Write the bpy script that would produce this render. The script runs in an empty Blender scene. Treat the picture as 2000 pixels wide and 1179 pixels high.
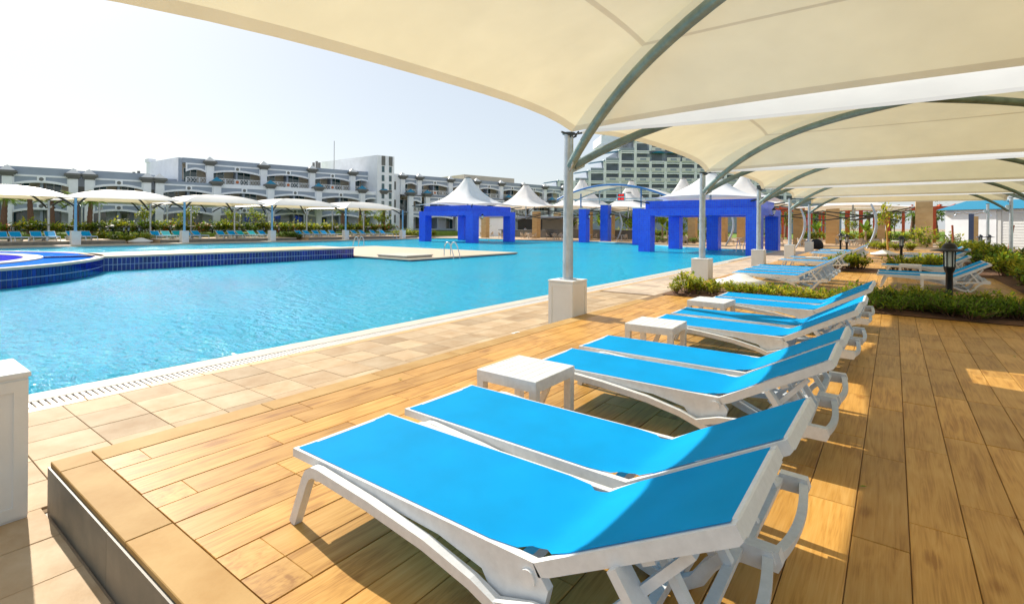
import bpy, math, random
from mathutils import Vector, Matrix, Euler
R = math.radians
sc = bpy.context.scene
COL = sc.collection

# ---------------------------------------------------------------- camera
cam_data = bpy.data.cameras.new('camera')
cam = bpy.data.objects.new('camera', cam_data)
COL.objects.link(cam)
cam_data.sensor_width = 36.0
cam_data.lens = 17.97
cam_data.shift_y = -0.07425
cam_data.clip_start = 0.05
cam_data.clip_end = 4000
cam.matrix_world = Matrix.Translation((0, 0, 1.6)) @ Euler((0, 0, R(36.73))).to_matrix().to_4x4() @ \
    Euler((R(90), 0, 0)).to_matrix().to_4x4() @ Euler((0, 0, math.atan(0.007))).to_matrix().to_4x4()
sc.camera = cam

# ---------------------------------------------------------------- sky, sun, exposure
SUN_EL, SUN_AZ = 38.0, 81.6            # azimuth measured from +y towards -x
world = bpy.data.worlds.new('World')
sc.world = world
world.use_nodes = True
wn = world.node_tree
wn.nodes.clear()
wo = wn.nodes.new('ShaderNodeOutputWorld')
bg = wn.nodes.new('ShaderNodeBackground')
sky = wn.nodes.new('ShaderNodeTexSky')
sky.sky_type = 'NISHITA'
sky.sun_disc = False
sky.sun_elevation = R(SUN_EL)
sky.sun_rotation = R(SUN_AZ) * -1
sky.altitude = 0
sky.air_density = 1.0
sky.dust_density = 1.2
sky.ozone_density = 1.0
bg.inputs['Strength'].default_value = 0.108
hz = wn.nodes.new('ShaderNodeMix'); hz.data_type = 'RGBA'       # even summer haze over the clear-sky model
hz.inputs[0].default_value = .70
hz.inputs[7].default_value = (5.2, 5.6, 5.95, 1)
wn.links.new(sky.outputs[0], hz.inputs[6])
wn.links.new(hz.outputs[2], bg.inputs[0])
wn.links.new(bg.outputs[0], wo.inputs[0])
sun_data = bpy.data.lights.new('sun', 'SUN')
sun_data.energy = 5.0
sun_data.angle = R(0.55)
sun_data.color = (1.0, 0.93, 0.82)
sun = bpy.data.objects.new('sun', sun_data)
COL.objects.link(sun)
_d = Vector((-math.sin(R(SUN_AZ)) * math.cos(R(SUN_EL)), math.cos(R(SUN_AZ)) * math.cos(R(SUN_EL)), math.sin(R(SUN_EL))))
sun.rotation_euler = _d.to_track_quat('Z', 'Y').to_euler()
sun.location = (-20, 5, 30)
sc.view_settings.view_transform = 'Standard'
sc.view_settings.look = 'None'
sc.view_settings.gamma = 1.0
sc.view_settings.exposure = 0.45
sc.render.engine = 'CYCLES'
sc.cycles.use_denoising = True
sc.cycles.max_bounces = 8
sc.cycles.transparent_max_bounces = 12
sc.cycles.sample_clamp_indirect = 6.0

# ---------------------------------------------------------------- mesh helpers
class MB:
    """collects faces; build() links them as one mesh object"""
    def __init__(s):
        s.v, s.f, s.m, s.s = [], [], [], []
    def add(s, vs, fs, mi=0, smooth=False):
        o = len(s.v)
        s.v.extend([tuple(v) for v in vs])
        for f in fs:
            s.f.append(tuple(i + o for i in f)); s.m.append(mi); s.s.append(smooth)
        return s
    def box(s, a, b, mi=0, M=None):
        x0, y0, z0 = a; x1, y1, z1 = b
        vs = [(x0, y0, z0), (x1, y0, z0), (x1, y1, z0), (x0, y1, z0), (x0, y0, z1), (x1, y0, z1), (x1, y1, z1), (x0, y1, z1)]
        if M: vs = [M @ Vector(v) for v in vs]
        return s.add(vs, [(0, 3, 2, 1), (4, 5, 6, 7), (0, 1, 5, 4), (1, 2, 6, 5), (2, 3, 7, 6), (3, 0, 4, 7)], mi)
    def bbox(s, a, b, c=.006, mi=0, M=None):
        """box with chamfered upper edges"""
        x0, y0, z0 = a; x1, y1, z1 = b
        vs = [(x0, y0, z0), (x1, y0, z0), (x1, y1, z0), (x0, y1, z0), (x0, y0, z1 - c), (x1, y0, z1 - c), (x1, y1, z1 - c), (x0, y1, z1 - c),
              (x0 + c, y0 + c, z1), (x1 - c, y0 + c, z1), (x1 - c, y1 - c, z1), (x0 + c, y1 - c, z1)]
        if M: vs = [M @ Vector(v) for v in vs]
        return s.add(vs, [(0, 3, 2, 1), (8, 9, 10, 11), (0, 1, 5, 4), (1, 2, 6, 5), (2, 3, 7, 6), (3, 0, 4, 7),
                          (4, 5, 9, 8), (5, 6, 10, 9), (6, 7, 11, 10), (7, 4, 8, 11)], mi)
    def prism(s, pts, h0, h1, axis='z', mi=0, smooth=False):
        """extrude polygon: axis z: pts (x,y); axis y: pts (x,z); axis x: pts (y,z)"""
        def mk(p, h):
            return (p[0], p[1], h) if axis == 'z' else ((p[0], h, p[1]) if axis == 'y' else (h, p[0], p[1]))
        n = len(pts)
        vs = [mk(p, h0) for p in pts] + [mk(p, h1) for p in pts]
        fs = [tuple(range(n - 1, -1, -1)), tuple(range(n, 2 * n))]
        s.add(vs, fs, mi)
        s.add(vs, [(i, (i + 1) % n, n + (i + 1) % n, n + i) for i in range(n)], mi, smooth)
        return s
    def ribbon(s, path, w, y0, y1, mi=0):
        """rectangular bar of in-plane width w swept along an x,z path, between y0 and y1"""
        n = len(path); L = []; Rr = []
        for i, p in enumerate(path):
            a = path[max(i - 1, 0)]; b = path[min(i + 1, n - 1)]
            t = Vector((b[0] - a[0], b[1] - a[1])).normalized()
            nn = Vector((-t.y, t.x))
            k = 1.0
            if 0 < i < n - 1:
                t1 = Vector((p[0] - a[0], p[1] - a[1])).normalized()
                k = 1.0 / max(.6, t1.dot(t))
            ww = w[i] if isinstance(w, (list, tuple)) else w
            L.append((p[0] + nn.x * ww / 2 * k, p[1] + nn.y * ww / 2 * k))
            Rr.append((p[0] - nn.x * ww / 2 * k, p[1] - nn.y * ww / 2 * k))
        vs = []
        for i in range(n):
            vs += [(L[i][0], y0, L[i][1]), (L[i][0], y1, L[i][1]), (Rr[i][0], y1, Rr[i][1]), (Rr[i][0], y0, Rr[i][1])]
        fs = [(0, 1, 2, 3), (4 * n - 1, 4 * n - 2, 4 * n - 3, 4 * n - 4)]
        for i in range(n - 1):
            a = 4 * i; b = a + 4
            for j in range(4):
                fs.append((a + j, b + j, b + (j + 1) % 4, a + (j + 1) % 4))
        return s.add(vs, fs, mi)
    def tube(s, path, r, n=8, mi=0, caps=True, smooth=True):
        path = [Vector(p) for p in path]; m = len(path)
        rr = r if isinstance(r, (list, tuple)) else [r] * m
        vs = []; up = None
        for i, p in enumerate(path):
            t = (path[min(i + 1, m - 1)] - path[max(i - 1, 0)]).normalized()
            if up is None:
                up = Vector((0, 0, 1)) if abs(t.z) < .9 else Vector((1, 0, 0))
            u = t.cross(up).normalized(); w = u.cross(t).normalized(); up = w
            for k in range(n):
                a = 2 * math.pi * k / n
                vs.append(p + (u * math.cos(a) + w * math.sin(a)) * rr[i])
        fs = []
        for i in range(m - 1):
            for k in range(n):
                fs.append((i * n + k, i * n + (k + 1) % n, (i + 1) * n + (k + 1) % n, (i + 1) * n + k))
        s.add(vs, fs, mi, smooth)
        if caps:
            s.add(vs[:n], [tuple(range(n - 1, -1, -1))], mi); s.add(vs[-n:], [tuple(range(n))], mi)
        return s
    def lathe(s, prof, n=16, c=(0, 0, 0), mi=0, smooth=True, sx=1, sy=1):
        vs = []; fs = []
        for (r, z) in prof:
            for k in range(n):
                a = 2 * math.pi * k / n
                vs.append((c[0] + r * math.cos(a) * sx, c[1] + r * math.sin(a) * sy, c[2] + z))
        for i in range(len(prof) - 1):
            for k in range(n):
                fs.append((i * n + k, i * n + (k + 1) % n, (i + 1) * n + (k + 1) % n, (i + 1) * n + k))
        s.add(vs, fs, mi, smooth)
        m = len(prof) - 1
        if prof[0][0] > 1e-4: s.add(vs[:n], [tuple(range(n - 1, -1, -1))], mi)
        if prof[m][0] > 1e-4: s.add(vs[m * n:], [tuple(range(n))], mi)
        return s
    def sphere(s, c, r, n=12, mi=0, sz=1.0):
        pr = [(max(1e-5, r * math.sin(math.pi * i / 8)), -r * math.cos(math.pi * i / 8) * sz) for i in range(9)]
        return s.lathe(pr, n, c, mi)
    def mesh(s, name, mats):
        me = bpy.data.meshes.new(name)
        me.from_pydata(s.v, [], s.f)
        for m in (mats if isinstance(mats, (list, tuple)) else [mats]): me.materials.append(m)
        me.polygons.foreach_set('material_index', s.m)
        me.polygons.foreach_set('use_smooth', s.s)
        me.update()
        return me
    def build(s, name, mats, parent=None, loc=(0, 0, 0), rot=(0, 0, 0)):
        return obj(name, s.mesh(name, mats), parent, loc, rot)

def obj(name, me, parent=None, loc=(0, 0, 0), rot=(0, 0, 0), scale=None):
    o = bpy.data.objects.new(name, me)
    COL.objects.link(o)
    o.location = loc; o.rotation_euler = rot
    if scale: o.scale = scale if isinstance(scale, (tuple, list)) else (scale,) * 3
    if parent: o.parent = parent
    return o
def tag(o, label=None, cat=None, group=None, kind=None):
    if label: o['label'] = label
    if cat: o['category'] = cat
    if group: o['group'] = group
    if kind: o['kind'] = kind
    return o
def thing(name, label, cat, loc=(0, 0, 0), rz=0.0, group=None, scale=None):
    return tag(obj(name, None, None, loc, (0, 0, rz), scale), label, cat, group)
def struct(o): o['kind'] = 'structure'; return o
def stuff(o): o['kind'] = 'stuff'; return o
def kids(o): return [c for c in bpy.data.objects if c.parent is o]
KID = {}
def copy_tree(o, loc, rz=None, label=None, scale=None):
    """a thing with its parts and sub-parts, sharing mesh data"""
    def rec(a, par):
        c = a.copy(); COL.objects.link(c); c.parent = par
        for ch in KID[a.name]: rec(ch, c)
        return c
    def idx(a):
        KID[a.name] = list(a.children)
        for ch in a.children: idx(ch)
    if o.name not in KID: idx(o)
    c = rec(o, None)
    c.location = loc
    if rz is not None: c.rotation_euler = (0, 0, rz)
    if label: c['label'] = label
    if scale: c.scale = (scale,) * 3 if not isinstance(scale, (tuple, list)) else scale
    return c

# ---------------------------------------------------------------- materials
def nt(name):
    m = bpy.data.materials.new(name); m.use_nodes = True
    t = m.node_tree; t.nodes.clear()
    return m, t, t.nodes, t.links
def M(name, col, rough=.5, metal=0.0, var=.12, scale=6.0, col2=None, bump=0.0, bscale=40.0, rnd=0.0, isl=0.0, spec=.5, stretch=(1, 1, 1), trans=0.0, detail=5):
    m, t, N, L = nt(name)
    out = N.new('ShaderNodeOutputMaterial'); p = N.new('ShaderNodeBsdfPrincipled')
    p.inputs['Roughness'].default_value = rough; p.inputs['Metallic'].default_value = metal
    p.inputs['Specular IOR Level'].default_value = spec
    tc = N.new('ShaderNodeTexCoord'); mp = N.new('ShaderNodeMapping'); mp.inputs['Scale'].default_value = stretch
    L.new(tc.outputs['Object'], mp.inputs['Vector'])
    vec = mp.outputs[0]
    if rnd:
        oi = N.new('ShaderNodeObjectInfo'); ad = N.new('ShaderNodeVectorMath'); ad.operation = 'ADD'
        ml = N.new('ShaderNodeMath'); ml.operation = 'MULTIPLY'; ml.inputs[1].default_value = 37.0
        L.new(oi.outputs['Random'], ml.inputs[0]); L.new(vec, ad.inputs[0]); L.new(ml.outputs[0], ad.inputs[1]); vec = ad.outputs[0]
    no = N.new('ShaderNodeTexNoise'); no.inputs['Scale'].default_value = scale; no.inputs['Detail'].default_value = detail
    no.inputs['Roughness'].default_value = .6
    L.new(vec, no.inputs['Vector'])
    rp = N.new('ShaderNodeMapRange'); rp.inputs[1].default_value = .3; rp.inputs[2].default_value = .7
    L.new(no.outputs['Fac'], rp.inputs[0])
    mx = N.new('ShaderNodeMix'); mx.data_type = 'RGBA'
    if col2 is None:
        a = [max(0, c * (1 - var)) for c in col]; b = [min(1, c * (1 + var)) for c in col]
    else: a, b = col, col2
    mx.inputs[6].default_value = (*a, 1); mx.inputs[7].default_value = (*b, 1)
    L.new(rp.outputs[0], mx.inputs[0])
    colout = mx.outputs[2]
    for src, amt in (('obj', rnd), ('isl', isl)):
        if amt:
            if src == 'obj': q = N.new('ShaderNodeObjectInfo').outputs['Random']
            else: q = N.new('ShaderNodeNewGeometry').outputs['Random Per Island']
            mr = N.new('ShaderNodeMapRange'); mr.inputs[3].default_value = 1 - amt; mr.inputs[4].default_value = 1 + amt
            L.new(q, mr.inputs[0])
            hv = N.new('ShaderNodeHueSaturation'); L.new(mr.outputs[0], hv.inputs['Value']); L.new(colout, hv.inputs['Color'])
            colout = hv.outputs[0]
    L.new(colout, p.inputs['Base Color'])
    if bump:
        b2 = N.new('ShaderNodeTexNoise'); b2.inputs['Scale'].default_value = bscale; b2.inputs['Detail'].default_value = 4
        L.new(vec, b2.inputs['Vector'])
        bp = N.new('ShaderNodeBump'); bp.inputs['Strength'].default_value = bump; bp.inputs['Distance'].default_value = .02
        L.new(b2.outputs['Fac'], bp.inputs['Height']); L.new(bp.outputs[0], p.inputs['Normal'])
    if trans:
        tr = N.new('ShaderNodeBsdfTranslucent'); L.new(colout, tr.inputs['Color'])
        ms = N.new('ShaderNodeMixShader'); ms.inputs[0].default_value = trans
        L.new(p.outputs[0], ms.inputs[1]); L.new(tr.outputs[0], ms.inputs[2]); L.new(ms.outputs[0], out.inputs[0])
    else:
        L.new(p.outputs[0], out.inputs[0])
    return m

def wood_mat(name, c0, c1, c2, rough=.42):
    """porcelain plank with a printed wood grain along y; every plank differs"""
    m, t, N, L = nt(name)
    out = N.new('ShaderNodeOutputMaterial'); p = N.new('ShaderNodeBsdfPrincipled')
    p.inputs['Roughness'].default_value = rough; p.inputs['Specular IOR Level'].default_value = .22
    tc = N.new('ShaderNodeTexCoord'); oi = N.new('ShaderNodeObjectInfo'); ge = N.new('ShaderNodeNewGeometry')
    rs = N.new('ShaderNodeMath'); rs.operation = 'ADD'
    L.new(oi.outputs['Random'], rs.inputs[0]); L.new(ge.outputs['Random Per Island'], rs.inputs[1])
    ml = N.new('ShaderNodeMath'); ml.operation = 'MULTIPLY'; ml.inputs[1].default_value = 53.0
    L.new(rs.outputs[0], ml.inputs[0])
    ad = N.new('ShaderNodeVectorMath'); ad.operation = 'ADD'
    L.new(tc.outputs['Object'], ad.inputs[0]); L.new(ml.outputs[0], ad.inputs[1])
    mp = N.new('ShaderNodeMapping'); mp.inputs['Scale'].default_value = (13, 1.0, 13); L.new(ad.outputs[0], mp.inputs[0])
    n1 = N.new('ShaderNodeTexNoise'); n1.inputs['Scale'].default_value = 1.6; n1.inputs['Detail'].default_value = 8; n1.inputs['Distortion'].default_value = 1.3
    L.new(mp.outputs[0], n1.inputs['Vector'])
    mp2 = N.new('ShaderNodeMapping'); mp2.inputs['Scale'].default_value = (95, 2.6, 95); L.new(ad.outputs[0], mp2.inputs[0])
    n2 = N.new('ShaderNodeTexNoise'); n2.inputs['Scale'].default_value = 1.5; n2.inputs['Detail'].default_value = 4
    L.new(mp2.outputs[0], n2.inputs['Vector'])
    n3 = N.new('ShaderNodeTexNoise'); n3.inputs['Scale'].default_value = 2.2; n3.inputs['Detail'].default_value = 2; L.new(ad.outputs[0], n3.inputs['Vector'])
    # knots
    mpk = N.new('ShaderNodeMapping'); mpk.inputs['Scale'].default_value = (3.4, 1.6, 3.4); L.new(ad.outputs[0], mpk.inputs[0])
    vo = N.new('ShaderNodeTexVoronoi'); vo.inputs['Scale'].default_value = 1.0; L.new(mpk.outputs[0], vo.inputs['Vector'])
    kr = N.new('ShaderNodeMapRange'); kr.inputs[1].default_value = .03; kr.inputs[2].default_value = .16; kr.inputs[3].default_value = 1; kr.inputs[4].default_value = 0
    L.new(vo.outputs['Distance'], kr.inputs[0])
    cr = N.new('ShaderNodeValToRGB')
    e = cr.color_ramp.elements
    e[0].position = .30; e[0].color = (*c0, 1); e[1].position = .72; e[1].color = (*c2, 1)
    q = cr.color_ramp.elements.new(.50); q.color = (*c1, 1)
    a1 = N.new('ShaderNodeMath'); a1.operation = 'MULTIPLY_ADD'; a1.inputs[1].default_value = .35
    sb = N.new('ShaderNodeMath'); sb.operation = 'MULTIPLY_ADD'; sb.inputs[1].default_value = .65
    L.new(n1.outputs['Fac'], sb.inputs[0])
    L.new(n2.outputs['Fac'], a1.inputs[0])
    a3 = N.new('ShaderNodeMath'); a3.operation = 'MULTIPLY_ADD'; a3.inputs[1].default_value = .45; a3.inputs[2].default_value = -.23
    L.new(n3.outputs['Fac'], a3.inputs[0]); L.new(a3.outputs[0], a1.inputs[2]); L.new(a1.outputs[0], sb.inputs[2])
    kk = N.new('ShaderNodeMath'); kk.operation = 'MULTIPLY_ADD'; kk.inputs[1].default_value = -.22
    L.new(kr.outputs[0], kk.inputs[0]); L.new(sb.outputs[0], kk.inputs[2])
    L.new(kk.outputs[0], cr.inputs[0])
    fr = N.new('ShaderNodeMath'); fr.operation = 'FRACT'; L.new(rs.outputs[0], fr.inputs[0])
    mr = N.new('ShaderNodeMapRange'); mr.inputs[3].default_value = .82; mr.inputs[4].default_value = 1.14; L.new(fr.outputs[0], mr.inputs[0])
    hv = N.new('ShaderNodeHueSaturation'); L.new(mr.outputs[0], hv.inputs['Value']); L.new(cr.outputs[0], hv.inputs['Color'])
    L.new(hv.outputs[0], p.inputs['Base Color'])
    bp = N.new('ShaderNodeBump'); bp.inputs['Strength'].default_value = .12; bp.inputs['Distance'].default_value = .004
    L.new(n2.outputs['Fac'], bp.inputs['Height']); L.new(bp.outputs[0], p.inputs['Normal'])
    L.new(p.outputs[0], out.inputs[0])
    return m

def membrane_mat(name, dcol, tcol, fac):
    m, t, N, L = nt(name)
    out = N.new('ShaderNodeOutputMaterial')
    no = N.new('ShaderNodeTexNoise'); no.inputs['Scale'].default_value = 1.3; no.inputs['Detail'].default_value = 5
    tc = N.new('ShaderNodeTexCoord'); L.new(tc.outputs['Object'], no.inputs['Vector'])
    mr = N.new('ShaderNodeMapRange'); mr.inputs[1].default_value = .3; mr.inputs[2].default_value = .7; mr.inputs[3].default_value = .93; mr.inputs[4].default_value = 1.03
    L.new(no.outputs['Fac'], mr.inputs[0])
    def tint(c):
        h = N.new('ShaderNodeHueSaturation'); h.inputs['Color'].default_value = (*c, 1); L.new(mr.outputs[0], h.inputs['Value']); return h.outputs[0]
    d = N.new('ShaderNodeBsdfDiffuse'); tr = N.new('ShaderNodeBsdfTranslucent')
    L.new(tint(dcol), d.inputs['Color']); L.new(tint(tcol), tr.inputs['Color'])
    ms = N.new('ShaderNodeMixShader'); ms.inputs[0].default_value = fac
    L.new(d.outputs[0], ms.inputs[1]); L.new(tr.outputs[0], ms.inputs[2])
    gl = N.new('ShaderNodeBsdfGlossy'); gl.inputs['Roughness'].default_value = .35
    fr = N.new('ShaderNodeFresnel'); fr.inputs[0].default_value = 1.35
    m2 = N.new('ShaderNodeMixShader'); f2 = N.new('ShaderNodeMath'); f2.operation = 'MULTIPLY'; f2.inputs[1].default_value = .25
    L.new(fr.outputs[0], f2.inputs[0]); L.new(f2.outputs[0], m2.inputs[0])
    L.new(ms.outputs[0], m2.inputs[1]); L.new(gl.outputs[0], m2.inputs[2])
    L.new(m2.outputs[0], out.inputs[0])
    return m

def sling_mat(name, col, tfac=.25):
    m, t, N, L = nt(name)
    out = N.new('ShaderNodeOutputMaterial'); p = N.new('ShaderNodeBsdfPrincipled')
    p.inputs['Roughness'].default_value = .7; p.inputs['Specular IOR Level'].default_value = .08
    tc = N.new('ShaderNodeTexCoord')
    w1 = N.new('ShaderNodeTexWave'); w1.bands_direction = 'X'; w1.inputs['Scale'].default_value = 160; L.new(tc.outputs['Object'], w1.inputs['Vector'])
    w2 = N.new('ShaderNodeTexWave'); w2.bands_direction = 'Y'; w2.inputs['Scale'].default_value = 160; L.new(tc.outputs['Object'], w2.inputs['Vector'])
    mu = N.new('ShaderNodeMath'); mu.operation = 'MULTIPLY'; L.new(w1.outputs['Fac'], mu.inputs[0]); L.new(w2.outputs['Fac'], mu.inputs[1])
    no = N.new('ShaderNodeTexNoise'); no.inputs['Scale'].default_value = 3.0; no.inputs['Detail'].default_value = 6; L.new(tc.outputs['Object'], no.inputs['Vector'])
    a = N.new('ShaderNodeMath'); a.operation = 'MULTIPLY_ADD'; a.inputs[1].default_value = .32; a.inputs[2].default_value = .70; L.new(no.outputs['Fac'], a.inputs[0])
    b = N.new('ShaderNodeMath'); b.operation = 'MULTIPLY_ADD'; b.inputs[1].default_value = .28; L.new(mu.outputs[0], b.inputs[0]); L.new(a.outputs[0], b.inputs[2])
    hv = N.new('ShaderNodeHueSaturation'); hv.inputs['Color'].default_value = (*col, 1); L.new(b.outputs[0], hv.inputs['Value'])
    L.new(hv.outputs[0], p.inputs['Base Color'])
    bp = N.new('ShaderNodeBump'); bp.inputs['Strength'].default_value = .25; bp.inputs['Distance'].default_value = .002; L.new(mu.outputs[0], bp.inputs['Height']); L.new(bp.outputs[0], p.inputs['Normal'])
    tr = N.new('ShaderNodeBsdfTranslucent'); L.new(hv.outputs[0], tr.inputs['Color'])
    ms = N.new('ShaderNodeMixShader'); ms.inputs[0].default_value = tfac
    L.new(p.outputs[0], ms.inputs[1]); L.new(tr.outputs[0], ms.inputs[2]); L.new(ms.outputs[0], out.inputs[0])
    return m

def water_mat(name, body, absorb, rip=1.0, mixb=.55, refl=.72):
    """rippled pool water: sky reflection over a turquoise body you can partly see through"""
    m, t, N, L = nt(name)
    out = N.new('ShaderNodeOutputMaterial')
    tc = N.new('ShaderNodeTexCoord')
    mp = N.new('ShaderNodeMapping'); mp.inputs['Rotation'].default_value = (0, 0, R(25)); mp.inputs['Scale'].default_value = (1.0, 1.9, 1.0)
    L.new(tc.outputs['Object'], mp.inputs[0])
    n1 = N.new('ShaderNodeTexNoise'); n1.inputs['Scale'].default_value = 2.4; n1.inputs['Detail'].default_value = 3; n1.inputs['Distortion'].default_value = .7
    n2 = N.new('ShaderNodeTexNoise'); n2.inputs['Scale'].default_value = 7.5; n2.inputs['Detail'].default_value = 3; n2.inputs['Distortion'].default_value = .9
    L.new(mp.outputs[0], n1.inputs['Vector']); L.new(mp.outputs[0], n2.inputs['Vector'])
    n3 = N.new('ShaderNodeTexNoise'); n3.inputs['Scale'].default_value = .14; n3.inputs['Detail'].default_value = 2; L.new(tc.outputs['Object'], n3.inputs['Vector'])
    g = N.new('ShaderNodeMapRange'); g.inputs[1].default_value = .35; g.inputs[2].default_value = .65; g.inputs[3].default_value = .5; g.inputs[4].default_value = 1.1; L.new(n3.outputs['Fac'], g.inputs[0])
    b1 = N.new('ShaderNodeBump'); b1.inputs['Distance'].default_value = .085 * rip; L.new(n1.outputs['Fac'], b1.inputs['Height']); L.new(g.outputs[0], b1.inputs['Strength'])
    b2 = N.new('ShaderNodeBump'); b2.inputs['Distance'].default_value = .028 * rip; L.new(n2.outputs['Fac'], b2.inputs['Height']); L.new(g.outputs[0], b2.inputs['Strength']); L.new(b1.outputs[0], b2.inputs['Normal'])
    gl = N.new('ShaderNodeBsdfGlossy'); gl.inputs['Roughness'].default_value = .08; L.new(b2.outputs[0], gl.inputs['Normal'])
    fr = N.new('ShaderNodeFresnel'); fr.inputs[0].default_value = 1.333; L.new(b2.outputs[0], fr.inputs['Normal'])
    fm = N.new('ShaderNodeMath'); fm.operation = 'MULTIPLY'; fm.inputs[1].default_value = refl; L.new(fr.outputs[0], fm.inputs[0])
    # light and dark of the ripples, and slow changes of depth
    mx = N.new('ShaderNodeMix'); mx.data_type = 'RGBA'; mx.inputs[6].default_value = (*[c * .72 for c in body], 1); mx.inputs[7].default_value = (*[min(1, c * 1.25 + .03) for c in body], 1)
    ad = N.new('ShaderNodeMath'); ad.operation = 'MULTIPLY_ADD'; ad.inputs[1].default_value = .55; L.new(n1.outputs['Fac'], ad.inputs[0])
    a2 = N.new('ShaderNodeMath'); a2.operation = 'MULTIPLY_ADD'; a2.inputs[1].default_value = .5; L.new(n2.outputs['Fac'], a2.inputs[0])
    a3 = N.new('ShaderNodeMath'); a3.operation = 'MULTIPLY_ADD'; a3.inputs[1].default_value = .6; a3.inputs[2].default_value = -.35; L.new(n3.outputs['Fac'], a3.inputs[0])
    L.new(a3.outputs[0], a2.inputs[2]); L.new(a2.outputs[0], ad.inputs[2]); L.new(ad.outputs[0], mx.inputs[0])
    df = N.new('ShaderNodeBsdfDiffuse'); L.new(mx.outputs[2], df.inputs['Color']); L.new(b2.outputs[0], df.inputs['Normal'])
    tr = N.new('ShaderNodeBsdfTransparent'); tr.inputs['Color'].default_value = (*absorb, 1)
    m1 = N.new('ShaderNodeMixShader'); m1.inputs[0].default_value = mixb; L.new(tr.outputs[0], m1.inputs[1]); L.new(df.outputs[0], m1.inputs[2])
    m2 = N.new('ShaderNodeMixShader'); L.new(fm.outputs[0], m2.inputs[0]); L.new(m1.outputs[0], m2.inputs[1]); L.new(gl.outputs[0], m2.inputs[2])
    L.new(m2.outputs[0], out.inputs[0])
    return m

def emit_mat(name, col, s):
    m, t, N, L = nt(name); out = N.new('ShaderNodeOutputMaterial'); e = N.new('ShaderNodeEmission')
    e.inputs[0].default_value = (*col, 1); e.inputs[1].default_value = s; L.new(e.outputs[0], out.inputs[0]); return m

WOOD = wood_mat('wood_look_tile', (.32, .145, .026), (.51, .27, .062), (.60, .35, .105))
WOODB = M('border_tile', (.36, .205, .062), .65, var=.2, scale=2.5, col2=(.46, .30, .12), rnd=.10, bump=.05, spec=.15)
GROUT = M('grout', (.20, .125, .06), .9, var=.2)
STONE = M('slate_tile', (.37, .245, .13), .66, scale=2.2, col2=(.50, .385, .25), rnd=.16, bump=.25, bscale=14, spec=.15)
STONE2 = M('slate_paving_far', (.32, .23, .15), .6, scale=1.2, col2=(.46, .35, .23), bump=.1, bscale=9)
RISER = M('grey_riser_tile', (.12, .115, .095), .5, scale=3, col2=(.22, .19, .145), rnd=.08, stretch=(1, 1, 1))
COPING = M('coping_stone', (.50, .45, .37), .7, var=.08, scale=3)
TAN = M('tan_band', (.55, .34, .13), .5, var=.12, scale=4)
BEIGE = M('beige_stone', (.54, .43, .30), .6, var=.08, scale=2)
PLASTIC = M('white_resin', (.68, .70, .71), .38, var=.07, scale=22, bump=.06, bscale=160, spec=.45)
SLING = sling_mat('blue_sling', (.0, .385, .87))
SLING2 = sling_mat('turquoise_sling', (.01, .50, .62))
GALV = M('galvanised_steel', (.50, .54, .57), .38, metal=.75, scale=7, var=.22, stretch=(1, 1, .5), bump=.03)
GALVG = M('galvanised_arch', (.19, .26, .25), .42, metal=.4, scale=5, var=.22)
BLUEPOLE = M('pale_blue_paint', (.20, .42, .62), .4, var=.1)
DARKSTEEL = M('dark_steel', (.06, .07, .07), .45, metal=.4)
WHITEP = M('white_render', (.72, .72, .70), .6, var=.05, scale=3, bump=.04, bscale=60)
WHITEW = M('white_wall', (.86, .88, .91), .7, var=.06, scale=.8)
MEMB = membrane_mat('membrane', (.84, .84, .80), (.70, .63, .40), .31)
HEM = membrane_mat('membrane_hem', (.80, .79, .75), (.42, .36, .22), .34)
TENTM = membrane_mat('tent_membrane', (.86, .86, .86), (.84, .76, .6), .25)
HTILE = M('cobalt_tile', (.004, .012, .20), .15, var=.3, scale=4, rnd=.35, spec=.6)
GROUTB = M('pale_blue_grout', (.45, .62, .80), .7, var=.05)
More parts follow.
